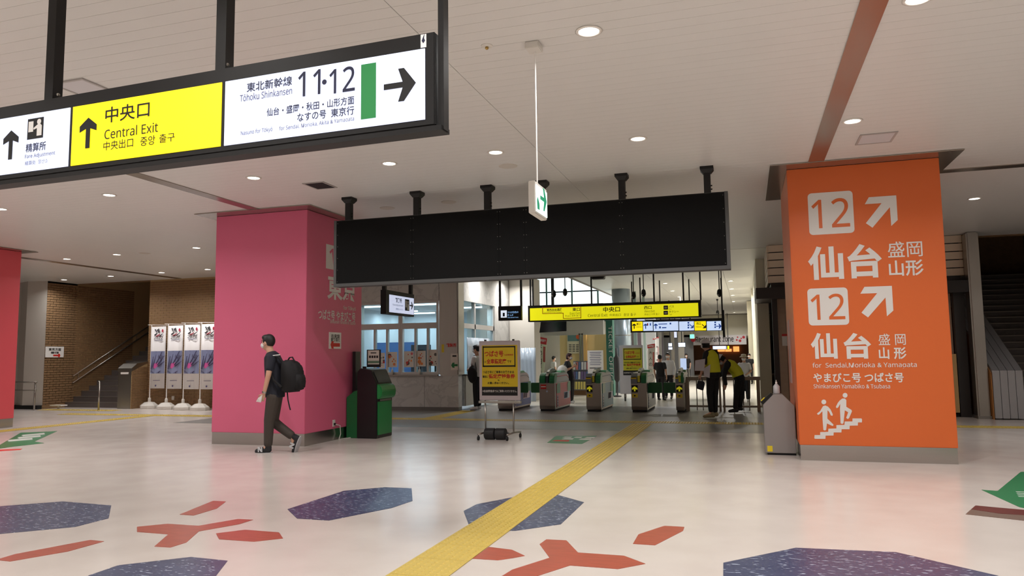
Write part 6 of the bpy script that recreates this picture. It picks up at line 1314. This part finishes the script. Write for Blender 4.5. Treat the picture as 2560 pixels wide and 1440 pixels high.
# ---- generic standing person, seen small
def stander(label, foot, hpx, face, shirt, pants, s_lat=(1, 0, 0), arms=0.0, hairlen=0.0, hair=HAIRM, longsleeve=False, wide=0.0, shoe=None, mask=True, voxel=.014):
    p = fl(*foot); top = atY(hpx[0], hpx[1], p[1])[2]; s = top/1.72; l = unit(np.array(s_lat, float)); f = unit(np.array(face, float)); b = p*V(1, 1, 0)
    P = lambda z, a=0.0, c=0.0: b+V(0, 0, z*s)+l*a*s+f*c*s
    J = pose(dict(head=P(1.6, 0, .02), neck=P(1.44), chest=P(1.27), waist=P(1.05), pelvis=P(.92), shL=P(1.37, -.18), shR=P(1.37, .18), elL=P(1.1, -.23, -.02+arms*.1), elR=P(1.1, .23, -.02+arms*.1), wrL=P(.88+arms*.3, -.22+arms*.12, .05+arms*.2), wrR=P(.88+arms*.3, .22-arms*.12, .05+arms*.2),
      hipL=P(.88, -.09), hipR=P(.88, .09), knL=P(.48, -.1, .01), knR=P(.48, .1, .01), anL=P(.09, -.1), anR=P(.09, .1), toL=P(.03, -.11, .14), toR=P(.03, .11, .14)))
    return person(label, J, face, s, shirt, pants, shoe or M('dark_shoe', (30, 28, 28), 0.6), None, hair=hair, voxel=voxel, hairlen=hairlen, longsleeve=longsleeve, wide=wide, loc=b, mask=mask)+(J, s)
BK = M('black_cloth', (26, 25, 28), 0.8); WS = M('white_shirt_cloth', (220, 220, 224), 0.7); DG = M('dark_grey_trousers', (44, 42, 44), 0.8)
r = stander('person in white shirt standing at the office service window', (1194, 1025), (1193, 862), (-.95, .1, 0), WS, BK, (0.1, .95, 0), arms=.6, shoe=M('white_shoe'))
J = r[3]; bpk = thing('shoulder_bag', 'black shoulder bag on person at office service window', 'bag', tuple(J['pelvis'])); c = fl(1194, 1025); bc = atY(1181, 936, c[1]-.29); obj('bag_body', MB().ell(bc, (.14, .1, .24), 14), BPK, bpk, smooth=True); obj('bag_strap', MB().tube([bc+V(-.02, 0, .2), J['shL']+V(0, 0, .08), bc+V(.1, .05, .1)], .014, 6), BPK, bpk)
stander('man in dark clothes talking with back turned beyond gates', (1653, 1001), (1650, 886), (.3, .9, 0), BK, DG, (.95, -.3, 0), mask=False)
stander('man in white shirt and mask facing the gates', (1673, 997), (1670, 881), (-.15, -1, 0), WS, BK, (-1, .1, 0), longsleeve=True)
stander('woman in black dress and mask walking in far corridor', (1718, 956), (1714, 884), (-.3, -1, 0), BK, BK, (-1, .2, 0), hairlen=.14, wide=.04)
r = stander('woman in white shirt and beige hat behind bending guard', (1864, 1004), (1843, 887), (-.2, -1, 0), WS, BK, (-1, .1, 0), arms=.5, shoe=M('white_shoe'), wide=.02)
J, s, A = r[3], r[4], r[2]
h = J['head']; ht = thing('sun_hat', 'beige brimmed hat on woman in white shirt', 'hat', tuple(h)); BEI = M('hat_beige', (206, 190, 170), 0.7)
obj('crown', MB().loft([[h+V(0, 0, z*s)+V(w*math.cos(2*math.pi*q/16)*s, w*1.1*math.sin(2*math.pi*q/16)*s, 0) for q in range(16)] for w, z in ((.1, .04), (.098, .09), (.085, .135), (.03, .15))]), BEI, ht, smooth=True)
obj('brim', MB().loft([[h+V(0, 0, z*s)+V(w*math.cos(2*math.pi*q/16)*s, w*1.1*math.sin(2*math.pi*q/16)*s, 0) for q in range(16)] for w, z in ((.095, .055), (.15, .03), (.15, .036), (.095, .065))]), BEI, ht, smooth=True)
r = stander('person with dark hair standing far right by cream pillar', (1876, 960), (1876, 884), (-.3, -1, 0), BK, BK, (-1, .2, 0))
r = stander('person in white top browsing inside the shop behind leaning flag', (1385, 975), (1384, 890), (.6, .5, 0), WS, DG, (.5, -.6, 0))
tag(obj('suitcase', MB().box(-2.0, 24.6, 0.06, -1.72, 24.85, 0.72).box(-1.9, 24.7, .7, -1.88, 24.72, 1.0).box(-1.82, 24.7, .7, -1.8, 24.72, 1.0).box(-1.9, 24.7, .98, -1.8, 24.72, 1.0), M('suitcase_black', (30, 30, 34), 0.4), bevel=.01), 'black suitcase standing beside man in white shirt', 'suitcase') if False else None

bake_text()
for d_ in BANNER_DELTAS: copy_tree(BANNER, d_)
